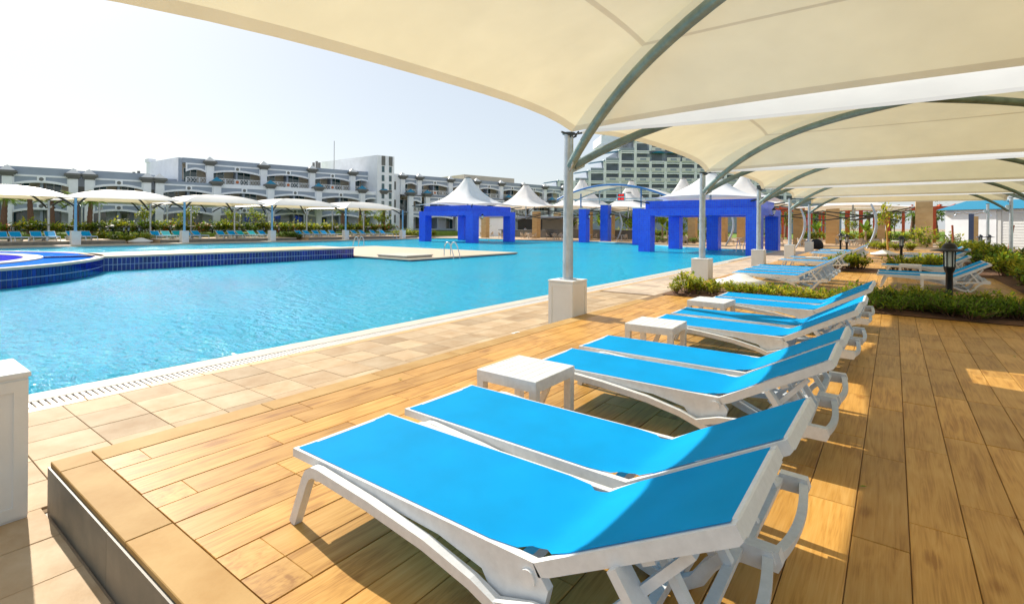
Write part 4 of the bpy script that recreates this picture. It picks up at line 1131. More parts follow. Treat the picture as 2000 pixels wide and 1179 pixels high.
def tent(label, c, hx, hy, ze, zp, group='white peaked tents', rt=.35, p=2.3, rise=.35, legs=True):
    t = thing('peaked_tent', label, 'tent', (c[0], c[1], 0), 0, group)
    n, m = 48, 14; vs = []; fs = []
    for i in range(m + 1):
        u = i / m                                   # 0 eave, 1 peak
        for k in range(n):
            a = 2 * math.pi * (k + .5) / n - math.pi * .75
            cx_, cy_ = math.cos(a), math.sin(a); mm = max(abs(cx_), abs(cy_))
            ex, ey = hx * cx_ / mm, hy * cy_ / mm
            q = min(abs(cx_), abs(cy_)) / mm          # 1 at corners, 0 at edge middle
            sag = .10 * (1 - q ** 2)
            ex, ey = ex * (1 - sag), ey * (1 - sag)
            w = u ** .85
            x = ex * (1 - w) + rt * cx_ * w; y = ey * (1 - w) + rt * cy_ * w
            z = ze + rise * (1 - q ** 2) * (1 - u) + (zp - ze) * (.28 * u + .72 * u ** (p * 1.15))
            vs.append((x, y, z))
    for i in range(m):
        for k in range(n):
            fs.append((i * n + k, i * n + (k + 1) % n, (i + 1) * n + (k + 1) % n, (i + 1) * n + k))
    MB().add(vs, fs, 0, True).build('membrane', TENTM, t)
    MB().lathe([(rt * 1.15, zp - .06), (rt * 1.2, zp + .02), (rt * .9, zp + .10), (.0001, zp + .12)], 20).build('peak_cap', GREYD, t)
    if legs:
        MB().tube([(0, 0, ze - 1.2), (0, 0, zp)], .09, 8).build('mast', GALV, t)
        for sx in (-1, 1):
            for sy in (-1, 1):
                MB().tube([(sx * hx * .97, sy * hy * .97, ze), (sx * hx * .5, sy * hy * .5, ze - .45), (0, 0, ze - 1.15)], .06, 6).build('strut', DARKSTEEL, t)
    return t
tent('tall pointed white tent over the left blue pavilion', (-43.7, 49.05), 5.2, 5.0, 4.02, 7.7)
tent('white peaked tent right behind the left blue pavilion tent', (-43.0, 61.0), 5.0, 5.0, 4.1, 7.55)
tent('white peaked tent behind the tall near canopy post', (-37.6, 68.0), 5.2, 5.2, 4.2, 8.6)
tent('white tent whose tip shows just above the arched roof', (-35.0, 80.0), 5.0, 5.0, 4.2, 9.2)
tent('white peaked tent between arched roof and right pavilion', (-24.7, 75.0), 5.0, 5.0, 4.2, 8.7)
tent('broad white tent over the right blue pavilion', (-12.2, 43.9), 5.0, 4.6, 3.72, 6.1, p=1.9)
tent('white peaked tent half hidden behind the near canopies', (-14.0, 64.0), 5.4, 5.2, 4.0, 7.6)
tent('low white restaurant tent behind the blue columns', (-29.5, 66.5), 5.0, 4.6, 3.9, 6.3)
tent('low white restaurant tent right of the right pavilion', (-3.5, 66.0), 5.2, 5.0, 3.6, 5.6)
tent('low white restaurant tent beside the hut', (-4.0, 79.0), 5.6, 5.2, 3.7, 5.6)
# arched roof on blue columns
def column(label, x, y, w, z0, z1, cap=True, mat=COBALT, nm='blue_column', lamp=None, grp='blue columns below the arched roof'):
    t = thing(nm, label, 'column', (x, y, z0), 0, grp)
    MB().box((-w / 2, -w / 2, 0), (w / 2, w / 2, z1 - z0)).build('shaft', mat, t)
    if cap: MB().bbox((-w / 2 - .08, -w / 2 - .08, z1 - z0 + .002), (w / 2 + .08, w / 2 + .08, z1 - z0 + .14), .03).build('cap', WHITEP, t)
    return t
column('blue column with white cap right of the near canopy post', -31.3, 57.2, 1.0, -1.0, 3.75)
column('taller pale violet blue column at the waterside', -30.0, 60.6, 1.05, LOW, 4.35)
column('blue column with white cap beside the right pavilion', -22.7, 53.9, 1.0, -1.0, 3.6)
ar = thing('arched_roof', 'white vaulted roof on blue arched tubes carrying the red clock', 'roof', (-26.6, 56.6, 0))
def arcpath(y, zc=6.45, hw=7.0, zd=1.55): return [(-hw + 2 * hw * i / 24, y, zc - zd * (2 * i / 24 - 1) ** 2) for i in range(25)]
vs = []; fs = []
for y in (-2.2, -1.1, 0, 1.1, 2.2): vs += [(p[0], p[1], p[2] + .06 - .1 * (1 - (y / 2.2) ** 2)) for p in arcpath(y)]
for j in range(4):
    for i in range(24): fs.append((j * 25 + i, j * 25 + i + 1, (j + 1) * 25 + i + 1, (j + 1) * 25 + i))
MB().add(vs, fs, 0, True).build('membrane', MEMB, ar)
STEELB = M('blue_steel', (.05, .20, .48), .35, var=.1)
for y in (-2.2, 2.2): MB().tube(arcpath(y), .11, 10).build('arch_tube', STEELB if y < 0 else GALV, ar)
for y in (-2.2, 2.2): MB().tube([(-6.2, y, 4.85), (6.4, y, 4.75)], .06, 8).build('tie_bar', GALV, ar)
for (x, y, z0) in ((-4.7, -.3, 3.9), (-3.4, 2.2, 4.5), (3.9, -2.0, 3.75), (4.6, 2.0, 3.6)):
    MB().tube([(x, y, z0), (x, y, 6.35 - 1.55 * (x / 7) ** 2)], .09, 8).build('roof_post', STEELB if y < 0 else GALV, ar)
for x in (-3.5, 0, 3.5): MB().tube([(x, -2.2, 6.4 - 1.55 * (x / 7) ** 2), (x, 2.2, 6.4 - 1.55 * (x / 7) ** 2)], .05, 6).build('purlin', GALV, ar)
ck = thing('digital_clock', 'square digital clock with red figures hanging under the arched roof', 'clock', (-25.0, 54.35, 4.55))
MB().bbox((-.50, -.06, 0), (.50, .06, .86), .02).build('case', WHITEP, ck)
MB().box((-.42, -.064, .48), (.42, -.061, .80)).build('display', BLACKM, ck)
MB().box((-.42, -.064, .06), (.42, -.061, .38)).build('display', BLACKM, ck)
SEG = {'1': 'bc', '2': 'abged', '0': 'abcdef', '3': 'abgcd', '5': 'afgcd', '8': 'abcdefg'}
def seg_digits(txt, x0, z0, w, h, th):
    mb = MB()
    for i, chh in enumerate(txt):
        x = x0 + i * w * 1.45 + (.06 if i > 1 else 0)
        bars = {'a': ((x, z0 + h - th), (x + w, z0 + h)), 'g': ((x, z0 + h / 2 - th / 2), (x + w, z0 + h / 2 + th / 2)), 'd': ((x, z0), (x + w, z0 + th)),
                'f': ((x, z0 + h / 2), (x + th, z0 + h)), 'b': ((x + w - th, z0 + h / 2), (x + w, z0 + h)), 'e': ((x, z0), (x + th, z0 + h / 2)), 'c': ((x + w - th, z0), (x + w, z0 + h / 2))}
        for sgm in SEG[chh]:
            (a, b_), (c_, d_) = bars[sgm]; mb.box((a, -.068, b_), (c_, -.0655, d_))
    return mb
seg_digits('1025', -.36, .53, .12, .22, .035).build('red_figures', LED, ck); seg_digits('3008', -.36, .11, .12, .22, .035).build('red_figures', LED, ck)
MB().tube([(0, 0, .86), (0, 0, 1.7)], .03, 6).build('hanger', DARKSTEEL, ck)
# stone columns of the restaurant
def stone(label, x, y, w, z1, z0=LOW):
    t = thing('stone_column', label, 'column', (x, y, z0), 0, 'sandstone columns of the restaurant')
    n = 8; h = (z1 - z0) / n
    for i in range(n):
        o = obj('stone_block', STB[(i + int(x)) % 2], t, (0, 0, i * h), (0, 0, 0), (w, w, h))
    return t
STB = [MB().box((-.5, -.5, .008), (.5, .5, .992)).mesh('stone_block', SANDST), MB().box((-.492, -.492, .01), (.492, .492, .99)).mesh('stone_block', SANDST)]
sc_list = [(-51.5, 62.0, .95, 3.6, 'sandstone column beside the pool bar, leftmost'), (-45.6, 67.6, .97, 3.9, 'sandstone column left of the near canopy post'), (-48.5, 78.6, 1.0, 4.0, 'sandstone column with a round lamp, behind the cafe chairs'),
           (-37.2, 69.5, .85, 3.8, 'sandstone column behind the left blue column'), (-34.0, 70.5, .85, 3.4, 'sandstone column behind the violet blue column'), (-20.2, 65.0, .95, 3.3, 'sandstone column seen through the right pavilion, left'),
           (-18.0, 70.0, 1.25, 3.3, 'broad sandstone column seen through the right pavilion, middle'), (-15.5, 69.4, .85, 3.4, 'sandstone column seen through the right pavilion, right'), (-6.0, 74.0, 1.35, 4.4, 'broad sandstone column with orange sunlit patch behind the far loungers'),
           (-8.9, 67.8, .95, 3.9, 'sandstone column right of the right pavilion'), (2.3, 62.0, 1.28, 4.15, 'tall sandstone column left of the white hut'), (-1.2, 77.0, .8, 3.4, 'sandstone column behind the yellow palm sapling')]
for (x, y, w_, z1, lb) in sc_list: stone(lb, x, y, w_, z1)
for (x, y, z, lb) in ((-38.95, 46.2, 2.4, 'on the left pavilion column'), (-30.7, 57.2, 2.6, 'on the blue column right of the near post'), (-29.4, 60.6, 2.7, 'on the violet column'), (-22.2, 53.6, 2.6, 'on the column beside the right pavilion'), (-7.4, 43.0, 2.55, 'on the right face of the right pavilion')):
    t = thing('wall_lantern', 'black carriage lantern with pale glass ' + lb, 'lantern', (x, y, z), 0, 'carriage lanterns on blue columns')
    MB().tube([(-.2, 0, 0), (.05, 0, -.05), (.12, 0, .05)], .035, 6).build('arm', BLACKM, t)
    MB().lathe([(.06, .02), (.14, .30)], 8, (.12, 0, .05), 0, False).build('glass', FROST, t)
    MB().lathe([(.18, .32), (.10, .45), (.02, .52), (.0001, .58)], 8, (.12, 0, .05), 0, False).build('roof', BLACKM, t)
# curved white struts
for (x, y, h, lb) in ((-7.2, 54.5, 3.7, 'bent steel strut right of the right pavilion'), (-1.7, 50.6, 3.9, 'bent steel strut behind the far end loungers'), (-29.0, 62.0, 3.7, 'bent steel strut between the violet and blue columns'), (-14.2, 57.5, 3.6, 'bent steel strut seen through the right pavilion')):
    path = [(-.3 + .9 * math.sin(math.pi * (.05 + .75 * i / 12)) , 0, h * i / 12) for i in range(13)]
    tag(MB().tube(path, [.07 + .05 * math.sin(math.pi * i / 12) for i in range(13)], 10).build('bent_strut', GALV, None, (x, y, LOW)), lb, 'strut')
# lattice trusses under the tents
for (x, y, z, l, rz, lb) in ((-40, 63, 3.4, 11, .2, 'left'), (-6.0, 63.0, 3.3, 13, .1, 'right')):
    mb = MB()
    mb.tube([(-l / 2, 0, 0), (0, 0, -.9), (l / 2, 0, 0)], .07, 6)
    t = thing('roof_truss', 'crossing dark steel tie bars under the restaurant tents on the %s' % lb, 'truss', (x, y, z), rz)
    mb.build('tie', DARKSTEEL, t)
    MB().tube([(-l / 2, .4, -.9), (0, .4, .1), (l / 2, .4, -.9)], .07, 6).build('tie', DARKSTEEL, t)
# bar, chairs, tables
br_ = thing('bar_counter', 'dark grey bar counter behind the left pavilion', 'counter', (-52.5, 72.0, LOW), R(-8))
MB().box((-4.5, -.5, 0), (7.0, .3, 1.15)).build('front', COUNTER, br_); MB().bbox((-4.6, -.6, 1.152), (7.1, .4, 1.25), .02).build('top', GREYD, br_)
lw = thing('low_wall', 'long dark low wall behind the cafe chairs', 'wall', (-40, 72.5, LOW)); MB().box((-7, -.2, 0), (9, .2, 1.35)).build('wall', COUNTER, lw)
MB().bbox((-7.05, -.25, 1.352), (9.05, .25, 1.42), .02).build('capping', GREYD, lw)
bw = thing('bar_building', 'white walled bar building seen through the left pavilion', 'building', (-59, 72, LOW), R(0))
MB().box((-4, 0, 0), (3.6, .3, 3.3)).build('wall', WHITEW, bw); MB().box((-4.2, -.2, 3.302), (16, 6, 3.55)).build('roof', GREYW, bw); MB().box((9, 4, 0), (16, 4.3, 3.3)).build('back_wall', CREAM, bw); MB().box((3.62, 4.02, 0), (8.98, 4.2, 3.2)).build('back_wall', COUNTER, bw)
def make_chair():
    t = thing('cafe_chair', 'x', 'chair', (0, 0, 0))
    MB().bbox((-.27, -.25, .42), (.27, .27, .48), .02).build('seat', RATTAN, t)
    vs = []; n = 12
    for i in range(n + 1):
        a = math.pi * i / n; x, y = .31 * math.cos(a), .02 + .30 * math.sin(a); hh = .62 + .32 * math.sin(a) ** 1.5
        vs += [(x, y, .50), (x * 1.05, y * 1.1, hh), (x * .9, y * .93, hh - .01), (x * .9, y * .93, .50)]
    fs = []
    for i in range(n):
        for j in range(4): fs.append((4 * i + j, 4 * i + 4 + j, 4 * i + 4 + (j + 1) % 4, 4 * i + (j + 1) % 4))
    MB().add(vs, fs + [(0, 1, 2, 3), (4 * n + 3, 4 * n + 2, 4 * n + 1, 4 * n)], 0, False).build('backrest', RATTAN, t)
    for sx in (-1, 1):
        for sy in (-1, 1): MB().tube([(sx * .24, sy * .22, .42), (sx * .29, sy * .27, 0)], [.03, .022], 6).build('leg', RATTAN, t)
    return t
CH = make_chair()
def make_ctable():
    t = thing('cafe_table', 'x', 'table', (0, 0, 0))
    MB().lathe([(.45, .72), (.46, .75), (.45, .77)], 20).build('top', WHITEP, t)
    MB().lathe([(.05, .04), (.05, .72)], 10).build('stem', WHITEP, t); MB().lathe([(.3, 0), (.28, .03), (.06, .05)], 16).build('foot', WHITEP, t)
    return t
CT = make_ctable()
sets = [((-54.5, 66.0), 'by the pool bar left of the stone column', 3), ((-49.0, 64.0), 'between the left pavilion columns', 3), ((-43.5, 62.6), 'just right of the left pavilion', 3), ((-40.0, 64.0), 'left of the near canopy post', 3),
        ((-29.6, 64.5), 'between the blue columns', 2), ((-19.3, 57.0), 'seen through the right pavilion, left', 3), ((-16.4, 59.5), 'seen through the right pavilion, middle', 3), ((-13.6, 60.2), 'seen through the right pavilion, right', 3),
        ((-10.0, 59.0), 'right of the right pavilion', 2), ((-6.5, 58.0), 'behind the fifth canopy post', 3), ((-3.5, 60.5), 'behind the far end loungers', 3), ((.3, 60.0), 'left of the tall sandstone column', 2),
        ((-46.5, 66.5), 'in the row behind the left pavilion', 3), ((-37.5, 62.0), 'behind the near canopy post', 3), ((-34.5, 64.5), 'left of the violet column', 3), ((-24.5, 63.0), 'behind the low dark hedge', 2),
        ((-20.8, 61.5), 'in the second row left of the pavilion middle', 3), ((-12.5, 64.0), 'in the second row behind the right pavilion', 3), ((-8.0, 62.5), 'in the second row behind the fourth post', 3), ((-1.6, 64.5), 'beside the broad sandstone column', 3)]
first = True
for ci, ((x, y), lb, n) in enumerate(sets):
    if ci == 0: CT.location = (x, y, LOW); CT['label'] = 'white round cafe table ' + lb; CT['group'] = 'cafe tables'
    else:
        o = copy_tree(CT, (x, y, LOW), 0, 'white round cafe table ' + lb); o['group'] = 'cafe tables'
    for k in range(n):
        a = R(200 + 110 * k + rng.uniform(-20, 20)); q = (x + .85 * math.cos(a), y + .85 * math.sin(a), LOW)
        lab = 'rattan tub chair at the cafe table ' + lb
        if first: CH.location = q; CH['label'] = lab; CH.rotation_euler = (0, 0, a - math.pi / 2); CH['group'] = 'rattan chairs ' + lb; first = False
        else:
            o = copy_tree(CH, q, a - math.pi / 2, lab); o['group'] = 'rattan chairs ' + lb
# bar keeper
def person(loc, rz):
    vs = [(0, 0, .92), (0, 0, 1.15), (0, .01, 1.38), (0, 0, 1.50), (0, -.01, 1.60), (0, -.015, 1.70), (.09, 0, .88), (.11, 0, .48), (.11, .02, .06), (.11, -.14, .03), (-.09, 0, .88), (-.11, 0, .48), (-.11, .02, .06), (-.11, -.14, .03),
          (.19, 0, 1.40), (.25, .03, 1.14), (.22, -.18, 1.02), (.21, -.26, 1.02), (-.19, 0, 1.40), (-.25, .03, 1.14), (-.22, -.18, 1.02), (-.21, -.26, 1.02)]
    es = [(0, 1), (1, 2), (2, 3), (3, 4), (4, 5), (0, 6), (6, 7), (7, 8), (8, 9), (0, 10), (10, 11), (11, 12), (12, 13), (2, 14), (14, 15), (15, 16), (16, 17), (2, 18), (18, 19), (19, 20), (20, 21)]
    rad = [.15, .135, .155, .055, .085, .09, .09, .06, .045, .04, .09, .06, .045, .04, .06, .045, .035, .03, .06, .045, .035, .03]
    me = bpy.data.meshes.new('body'); me.from_pydata(vs, es, []); o = obj('person', me, None, loc, (0, 0, rz))
    m = o.modifiers.new('skin', 'SKIN')
    for i, sv in enumerate(me.skin_vertices[0].data): sv.radius = (rad[i], rad[i] * (.75 if i < 3 else 1)); sv.use_root = (i == 0)
    o.modifiers.new('sub', 'SUBSURF').render_levels = 2
    me.materials.append(SHIRT)
    tag(o, 'person in white shirt standing behind the bar counter', 'person')
    MB().lathe([(.112, 1.63), (.118, 1.70), (.10, 1.78), (.05, 1.82), (.0001, 1.825)], 14, (0, .012, 0)).build('hair', BLACKC, o)
    MB().sphere((0, -.045, 1.66), .083, 12, 0, 1.25).build('face', SKIN, o)
person((-52.0, 73.6, LOW), R(20))
# plants of the restaurant garden
for (x, y, s) in ((-58.0, 70.2, 1.0), (-44.8, 78, 1.3), (-42.5, 79, 1.4), (-40.5, 80, 1.3), (-46.5, 82, 1.3), (-6.8, 82, 1.3), (-10.5, 84, 1.4), (-9.0, 86, 1.3), (-26.0, 72, 1.0), (-23.0, 69, 1.1), (-36.5, 75.5, 1.5), (-33.5, 76.5, 1.4), (-31.5, 74.5, 1.5), (-28.5, 77, 1.5), (-22, 76, 1.4), (-13.5, 78, 1.4), (-20.5, 80, 1.5), (-3.0, 84, 1.3), (-43.6, 75.5, 1.2)):
    banana((x, y, LOW), 'banana plant with broad upright leaves behind the cafe tables', 'banana plants round the restaurant', s)
for (x, y, k, s) in ((-35.5, 80, 1, 1.2), (-32.8, 84, 1, 1.3), (-28, 88, 1, 1.5), (-24, 90, 1, 1.5), (-19, 92, 1, 1.4), (-15, 96, 0, 1.4), (-11, 103, 1, 1.5), (-4.5, 87, 0, 1.0), (0, 104, 1, 1.4), (5, 106, 1, 1.6), (10, 103, 1, 1.5), (-40, 95, 1, 1.6), (-50, 100, 1, 1.6), (16, 110, 1, 1.8), (22, 112, 1, 1.8)):
    tree((x, y, LOW), k, 'leafy garden tree behind the restaurant tents', 'garden trees behind the restaurant', s)
for k in range(60):
    shrub('hedge' if k % 3 else 'hedged', (-44 + rng.random() * 62, 84 + rng.random() * 5.5, LOW), 'yellow green garden shrub on the lawn behind the restaurant', 'garden shrubs behind the restaurant', 1.3)
for k in range(9):
    shrub('green', (-25 + k * .9, 60.4 + .25 * (k % 3), LOW), 'low dark hedge plant before the stone columns', 'low hedge plants by the blue columns', 1.6)
t_ = tree((-.3, 45.2, 0), 3, 'slim yellow stemmed sapling behind the far end loungers', None, 1.1, 'sapling')
for (x, y, lb) in ((4.0, 55.5, 'dark feathery conifer left of the white hut'), (2.0, 56.0, 'small dark conifer before the tall sandstone column')):
    shrub('tall', (x, y, LOW), lb, None, .75, 'conifer')
for i in range(8):
    palm((-16 + i * 3.1, 108 + (i % 3) * 4, LOW), i % 3, 'palm trunk standing in the lawn garden behind the restaurant', 'palms in the lawn garden', 1.25)
# red pergola
REDW = M('red_timber', (.42, .055, .018), .6, col2=(.55, .10, .03), scale=3)
pg = thing('red_pergola', 'long red timber pergola in the garden behind the restaurant', 'pergola', (-16, 91, LOW))
for i in range(26):
    for y in (0, 5): MB().box((i * 1.7, y, 0), (i * 1.7 + .3, y + .3, 4.6)).build('pergola_post', REDW, pg)
for y in (0, 5): MB().box((-.5, y - .05, 4.602), (44, y + .4, 5.0)).build('rail', REDW, pg)
for i in range(29): MB().box((i * 1.5, -1, 5.002), (i * 1.5 + .2, 6.4, 5.25)).build('rafter', REDW, pg)
# red post and flag board by the hut
rp_ = thing('red_post', 'bright red post with a red board left of the white hut', 'post', (2.7, 63.5, LOW))
MB().box((-.14, -.14, 0), (.14, .14, 3.2)).build('post', REDP, rp_); MB().box((-.75, -.18, 2.75), (.2, -.145, 3.2)).build('board', REDP, rp_)
# hut
ht = thing('white_hut', 'white sided hut with teal roof at the right edge', 'building', (3.7, 59.6, 0), R(-30))
MB().box((0, 0, -.4), (3.6, 6, 3.25)).build('tiled_wall', WHITEW, ht)
MB().box((3.602, .12, -.4), (24, 6, 3.25)).build('back_wall', WHITEW, ht)
for i in range(13):
    z = .02 + i * .225
    for (a, b_) in ((3.62, 7.2), (7.5, 11.6), (11.9, 17)):
        m = MB(); m.prism([(.112, z), (.112, z + .218), (.088, z + .218), (.064, z)], a, b_, 'x'); m.build('siding_board', WHITEP, ht)
for a in (3.61, 7.21, 11.61): MB().box((a, .03, -.2), (a + .28, .118, 3.1)).build('corner_trim', WHITEP, ht)
rf = MB(); rf.add([(-.5, -.4, 3.26), (25, -.4, 3.26), (25, 2.2, 4.1), (.5, 2.2, 4.1), (-.5, 6.4, 3.26), (25, 6.4, 3.26)], [(0, 1, 2, 3), (3, 2, 5, 4)], 0)
rf.add([(-.5, -.4, 3.26), (.5, 2.2, 4.1), (-.5, 6.4, 3.26)], [(0, 1, 2)], 1); rf.add([(-.5, -.4, 3.26), (25, -.4, 3.26), (25, 6.4, 3.26), (-.5, 6.4, 3.26)], [(0, 3, 2, 1)], 1)
rf.build('roof', [TEAL, NAVY], ht)
MB().box((.1, -.16, 2.75), (.75, -.002, 3.05)).build('meter_box', WHITEP, ht)
sh = thing('shower_tower', 'outdoor shower post with double curved heads before the hut', 'shower', (4.75, 51.5, 0), R(-10))
MB().box((-.2, -.12, 0), (.1, .12, 2.75)).build('column', M('blue_grey_panel', (.06, .09, .18), .4), sh); MB().box((.102, -.12, 0), (.34, .12, 2.55)).build('side_panel', SANDST, sh)
for s in (-1, 1): MB().tube([(0, 0, 2.7), (s * .5, 0, 2.85), (s * .9, 0, 2.78), (s * 1.0, 0, 2.62)], .05, 8).build('shower_arm', STEEL, sh); MB().lathe([(.05, 0), (.13, -.07)], 12, (s * 1.0, 0, 2.62)).build('shower_head', STEEL, sh)
for (x, y, lb) in ((3.9, 54.5, 'thin red pole leaning left of the shower'), (6.6, 50.5, 'thin red pole leaning at the right edge')):
    tag(MB().tube([(0, 0, 0), (.25 if x > 5 else -.08, 0, 1.9)], .07, 8).build('red_pole', RUST, None, (x, y, 0)), lb, 'pole')
# ================================================================ HOTELS
def cam2w(Rr, F): return (Rr * ca - F * sa, Rr * sa + F * ca)
LAT = {}
def lattice_mesh(w, h):
    key = (round(w, 1), round(h, 2))
    if key in LAT: return LAT[key]
    mb = MB(); n = max(2, int(w / .42)); st = w / n
    mb.box((0, -.03, 0), (w, .03, .10)); mb.box((0, -.03, h - .10), (w, .03, h))
    for i in range(n):
        x = i * st; z0, z1 = .10, h - .10
        for (a, b_) in ((x, x + st), (x + st, x)):
            mb.add([(a - .035, -.012, z0), (a + .035, -.012, z0), (b_ + .035, -.012, z1), (b_ - .035, -.012, z1), (a - .035, .012, z0), (a + .035, .012, z0), (b_ + .035, .012, z1), (b_ - .035, .012, z1)],
                   [(0, 1, 2, 3), (7, 6, 5, 4), (0, 4, 5, 1), (2, 6, 7, 3)])
        if i % 4 == 0: mb.box((x - .09, -.032, .1), (x + .09, .032, h - .1))
    LAT[key] = mb.mesh('balustrade', WHITEP); return LAT[key]
def pilaster(hp, s, d, z0, z1, fin=WHITEP, w=.95):
    p = MB().box((s - w / 2, d - .35, z0), (s + w / 2, d + .4, z1 - .75)).build('pilaster', WHITEW, hp)
    cp = MB(); 
    for i, (e, za, zb) in enumerate(((.12, .75, .55), (.28, .548, .33), (.48, .328, .12), (.40, .118, .02))):
        cp.box((s - w / 2 - e, d - .35 - e, z1 - za), (s + w / 2 + e, d + .4 + e, z1 - zb))
    cp.build('capital', GREYD, p)
    f = MB(); e = .28; b0 = z1 - .018
    vs = [(s - w / 2 - e, d - .35 - e, b0), (s + w / 2 + e, d - .35 - e, b0), (s + w / 2 + e, d + .4 + e, b0), (s - w / 2 - e, d + .4 + e, b0), (s, d, b0 + .72)]
    f.add(vs, [(3, 2, 1, 0), (0, 1, 4), (1, 2, 4), (2, 3, 4), (3, 0, 4)]); f.build('finial', fin, p)
def arch_beam(hp, s0, s1, d, zt, drop=.42, h=.95, medal=True):
    """white arched beam with grey spandrel panels and a round medallion"""
    n = 14; w = s1 - s0; pts = []
    for i in range(n + 1):
        q = 2 * i / n - 1; pts.append((s0 + w * i / n, zt - h + drop * .0 - drop * q * q))
    sp = MB(); vs = []; fs = []
    poly = [(s0, zt)] + [(x, z) for x, z in pts] + [(s1, zt)]
    for i in range(n):
        (xa, za), (xb, zb) = pts[i], pts[i + 1]
        sp.add([(xa, d, za), (xb, d, zb), (xb, d, zt), (xa, d, zt), (xa, d + .3, za), (xb, d + .3, zb), (xb, d + .3, zt), (xa, d + .3, zt)], [(0, 1, 2, 3), (7, 6, 5, 4), (0, 4, 5, 1), (3, 2, 6, 7)])
    b_ = sp.build('spandrel', GREYW, hp)
    rim = MB()
    for i in range(n):
        (xa, za), (xb, zb) = pts[i], pts[i + 1]
        rim.add([(xa, d - .06, za - .03), (xb, d - .06, zb - .03), (xb, d - .06, zb + .27), (xa, d - .06, za + .27), (xa, d + .36, za - .03), (xb, d + .36, zb - .03), (xb, d + .36, zb + .27), (xa, d + .36, za + .27)],
                [(0, 1, 2, 3), (7, 6, 5, 4), (0, 4, 5, 1), (3, 2, 6, 7)])
    rim.box((s0, d - .058, zt - .24), (s1, d + .1, zt)); rim.box((s0, d - .056, zt - h - drop + .1), (s0 + .22, d + .1, zt - .24)); rim.box((s1 - .22, d - .056, zt - h - drop + .1), (s1, d + .1, zt - .24))
    rim.build('arch_trim', WHITEW, b_)
    if medal:
        m = (s0 + s1) / 2
        md = MB(); md.box((m - .42, d - .075, zt - h + .1), (m + .42, d - .062, zt - .1)); md.build('medallion_plate', WHITEW, b_)
        mm = MB(); mm.tube([(m, d - .10, zt - .52), (m, d - .07, zt - .52)], .24, 14, 0, True, False); mm.build('medallion', GREYD, b_)
def storey(hp, s0, s1, d, z0, z1, dep, kind, medal=True, motif=False):
    """one bay, one storey: recess with back wall, windows, divider, balustrade, arch"""
    w = s1 - s0
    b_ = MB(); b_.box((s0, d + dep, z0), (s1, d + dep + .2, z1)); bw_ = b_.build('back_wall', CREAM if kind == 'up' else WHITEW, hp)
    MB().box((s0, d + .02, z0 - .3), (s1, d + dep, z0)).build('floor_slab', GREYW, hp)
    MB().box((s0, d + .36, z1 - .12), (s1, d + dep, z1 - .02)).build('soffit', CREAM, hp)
    nwin = 2 if w > 5 else 1
    for k in range(nwin):
        a = s0 + w * (k + .10) / nwin; e = s0 + w * (k + .62) / nwin
        zt = z0 + (2.5 if kind == 'up' else 2.9)
        fr = MB(); y = d + dep - .05
        for (p, q) in (((a, z0), (a + .1, zt)), ((e - .1, z0), (e, zt)), ((a + .1, zt - .1), (e - .1, zt)), (((a + e) / 2 - .05, z0), ((a + e) / 2 + .05, zt - .1))):
            fr.box((p[0], y, p[1]), (q[0], y + .049, q[1]))
        f_ = fr.build('window', WHITEP, hp)
        for (p, q) in ((a + .1, (a + e) / 2 - .05), ((a + e) / 2 + .05, e - .1)):
            MB().box((p, y + .02, z0), (q, y + .045, zt - .1)).build('pane', GLASSD, f_)
        MB().tube([(a + .9, d + dep - .02, z1 - .38), (a + .9, d + dep - .14, z1 - .38)], .12, 8).build('wall_light', BLACKM, hp)
    for k in range(1, nwin): MB().box((s0 + w * k / nwin - .15, d + .5, z0), (s0 + w * k / nwin + .15, d + dep - .06, z1 - .14)).build('divider', GREYW, hp)
    if kind == 'up':
        obj('balustrade', lattice_mesh(w - 1.0, .95), hp, (s0 + .5, d + .02, z0 + .02))
        if motif:
            m = (s0 + s1) / 2; MB().box((m - .45, d - .035, z0 + .12), (m + .45, d - .014, z0 + .88)).build('motif_panel', WHITEP, hp)
            MB().tube([(m, d - .06, z0 + .5), (m, d - .038, z0 + .5)], .25, 10, 0, True, False).build('motif', ORANGE, hp)
    arch_beam(hp, s0 + .42, s1 - .42, d, z1, medal=medal and w > 5)
B_ANG = 49.8
qx, qy = cam2w(-62, 66)
hp = thing('hotel_wing', 'long white and grey hotel wing with arched balconies and a stair tower', 'building', (qx, qy, 0), R(90 - B_ANG) + A_)
Z0, Z1, Z2, Z3 = .9, 4.35, 7.75, 11.0
cols2 = [-10.4, -4.0]
def two(s0, s1, roof=True):
    pilaster(hp, s0, 0, Z0 - 1.2, 8.2); pilaster(hp, s1, 0, Z0 - 1.2, 8.2)
    storey(hp, s0, s1, 0, Z0, Z1 - .1, 2.6, 'down'); storey(hp, s0, s1, 0, Z1, Z2, 2.6, 'up', motif=True)
    MB().box((s0 - .3, -.02, Z2 + .002), (s1 + .3, .5, 8.75)).build('parapet', GREYW, hp)
two(-10.4, -4.0); two(-2.29, 4.04); two(5.68, 12.11)
for (a, b_) in ((-4.0, -2.29), (4.04, 5.68), (12.11, 13.58)):
    MB().box((a + .4, 1.2, Z0 - 1), (b_ - .4, 1.4, 8.7)).build('recess_wall', GREYW, hp)
    MB().box((a + .5, 1.1, Z1), (b_ - .5, 1.19, Z1 + 2.2)).build('shutter', GREYD, hp)
MB().box((-10.8, 2.9, Z0 - 1), (17, 14, 8.4)).build('core', GREYW, hp)
cs = [13.58, 20.96, 28.78, 36.67, 44.68, 48.9]
for i in range(5):
    a, b_ = cs[i], cs[i + 1]
    storey(hp, a, b_, 0, Z0, Z1 - .1, 2.6, 'down'); storey(hp, a, b_, 0, Z1, Z2 - .3, 2.6, 'up')
    MB().box((a, -.02, Z2 - .298), (b_, .4, Z2 + .1)).build('band', WHITEW if i else GREYW, hp)
